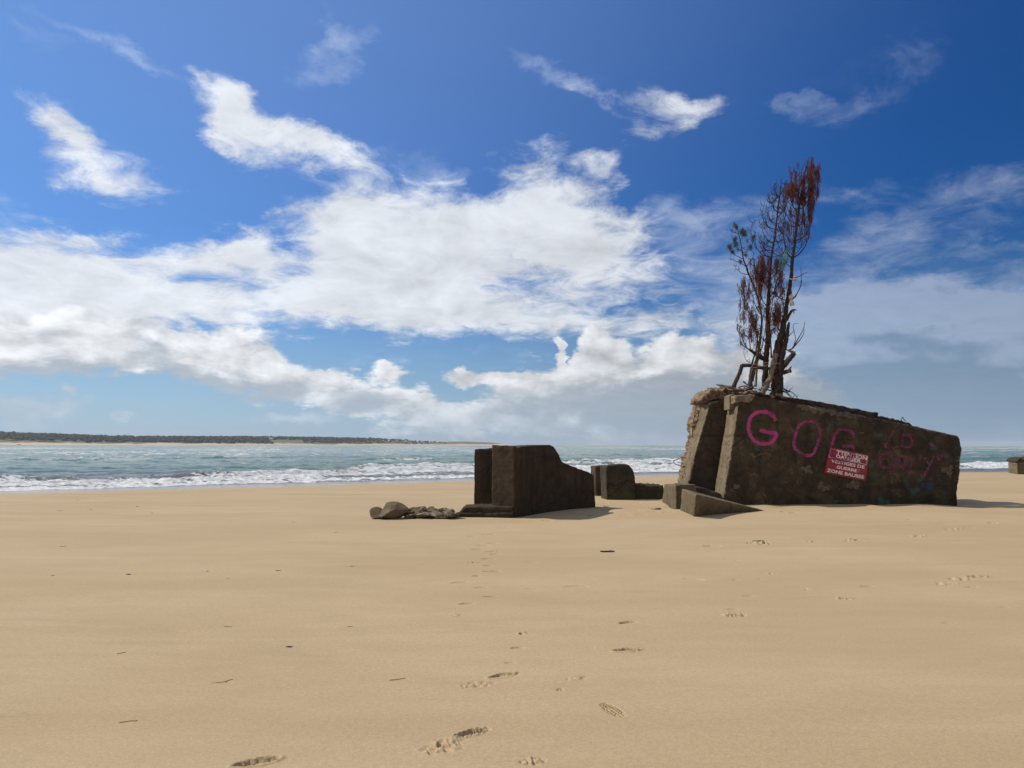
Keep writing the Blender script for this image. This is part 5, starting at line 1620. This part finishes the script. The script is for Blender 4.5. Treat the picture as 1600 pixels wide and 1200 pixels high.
for a in [
    (949, 863, 22, 'stick', 3, 'short thick dark stick lying alone in the sand before the gap between ruins'),
    (83, 900, 7, 'weed', 0, 'dark weed scrap nearest the left border in mid sand'),
    (199, 898, 12, 'weed', 0, 'largest weed scrap on the left, a little right of the left border scrap'),
    (215, 792, 7, 'weed', 0, 'dark weed scrap near the waterline on the left'),
    (93, 798, 5, 'weed', 0, 'tiny weed scrap near the waterline by the left border'),
    (238, 802, 5, 'weed', 0, 'tiny weed scrap just below the larger one near the left waterline'),
    (121, 782, 5, 'weed', 0, 'tiny weed scrap at the edge of the wet sand on the left'),
    (324, 893, 6, 'weed', 0, 'small weed scrap in mid sand, first of three in a loose row'),
    (435, 892, 9, 'weed', 0, 'small weed scrap in mid sand, middle of the loose row'),
    (551, 885, 7, 'weed', 0, 'small weed scrap below the boulders, right end of the loose row'),
    (357, 904, 5, 'weed', 0, 'tiny weed scrap just under the loose row'),
    (525, 832, 5, 'weed', 0, 'tiny weed scrap between the waterline and the boulders'),
    (459, 816, 5, 'weed', 0, 'tiny weed scrap left of the boulders'),
    (99, 854, 7, 'weed', 0, 'faint weed scrap in the left part of the upper sand'),
    (142, 796, 4, 'weed', 0, 'tiny weed scrap right of the left waterline pair'),
    (452, 1012, 16, 'weed', 12, 'curled dark weed scrap in the middle of the empty left sand'),
    (190, 1022, 13, 'fibre', 20, 'thin dark root fibre on the far left sand'),
    (201, 1127, 26, 'fibre', 40, 'longest kinked root fibre in the lower left sand'),
    (351, 1067, 26, 'fibre', 5, 'smoothly curved root fibre in the lower left sand'),
    (357, 979, 13, 'fibre', 18, 'short straight root fibre above the curled weed'),
    (547, 980, 8, 'fibre', 0, 'small hooked root fibre right of the curled weed'),
    (622, 1063, 26, 'fibre', 15, 'wavy root fibre left of the line of footprints'),
    (1188, 846, 16, 'weed', 0, 'twiggy weed scrap standing up on the churned sand before the wedge'),
    (1335, 844, 12, 'weed', 0, 'weed scrap on the churned sand before the painted wall'),
    (1532, 901, 14, 'weed', 0, 'dark weed clump in the deep scuff near the right border'),
    (921, 806, 6, 'weed', 0, 'dark scrap on the sand right of the stepped block shadow'),
    (962, 780, 8, 'weed', 0, 'greenish weed scrap at the foot of the rounded slab'),
    (947, 791, 9, 'weed', 0, 'weed scrap between the stepped block and the rounded slab'),
    (1221, 800, 6, 'weed', 0, 'small weed scrap just right of the wedge tip'),
]:
    scrap(*a)

# small flat stone half buried between the slabs
g = ground(1026, 796)
o = stone('flat_stone', g + Vector((0, 0, .0)), (.16, .2, .06), M['rubble'], seed=301, sub=3, jag=.5); tag(o, 'small flat stone half buried between the slab and the squarish chunk', 'stone')


# ------------------------------------------------------------------ the sea air
def air():
    b = MB(); X0, X1, Y0, Y1, Z0, Z1 = -13500, 13500, -13500, 13500, -7, 75
    q = [Vector(v) for v in [(X0, Y0, Z0), (X1, Y0, Z0), (X1, Y1, Z0), (X0, Y1, Z0), (X0, Y0, Z1), (X1, Y0, Z1), (X1, Y1, Z1), (X0, Y1, Z1)]]
    for f_ in [(3, 2, 1, 0), (4, 5, 6, 7), (0, 1, 5, 4), (1, 2, 6, 5), (2, 3, 7, 6), (3, 0, 4, 7)]:
        b.f.append(tuple(f_))
    b.v = q
    m = bpy.data.materials.new('haze'); m.use_nodes = True
    t = NT(m.node_tree)
    v = t.node('ShaderNodeVolumePrincipled', ins={'Color': (0.90, 0.93, 0.96, 1), 'Density': 0.00007, 'Anisotropy': 0.0})
    o_ = t.node('ShaderNodeOutputMaterial'); t.l.new(v.outputs[0], o_.inputs['Volume'])
    o = b.build('haze', m, smooth=False); tag(o, 'thin sea haze over the beach and the far shore', 'haze', kind='stuff')


air()
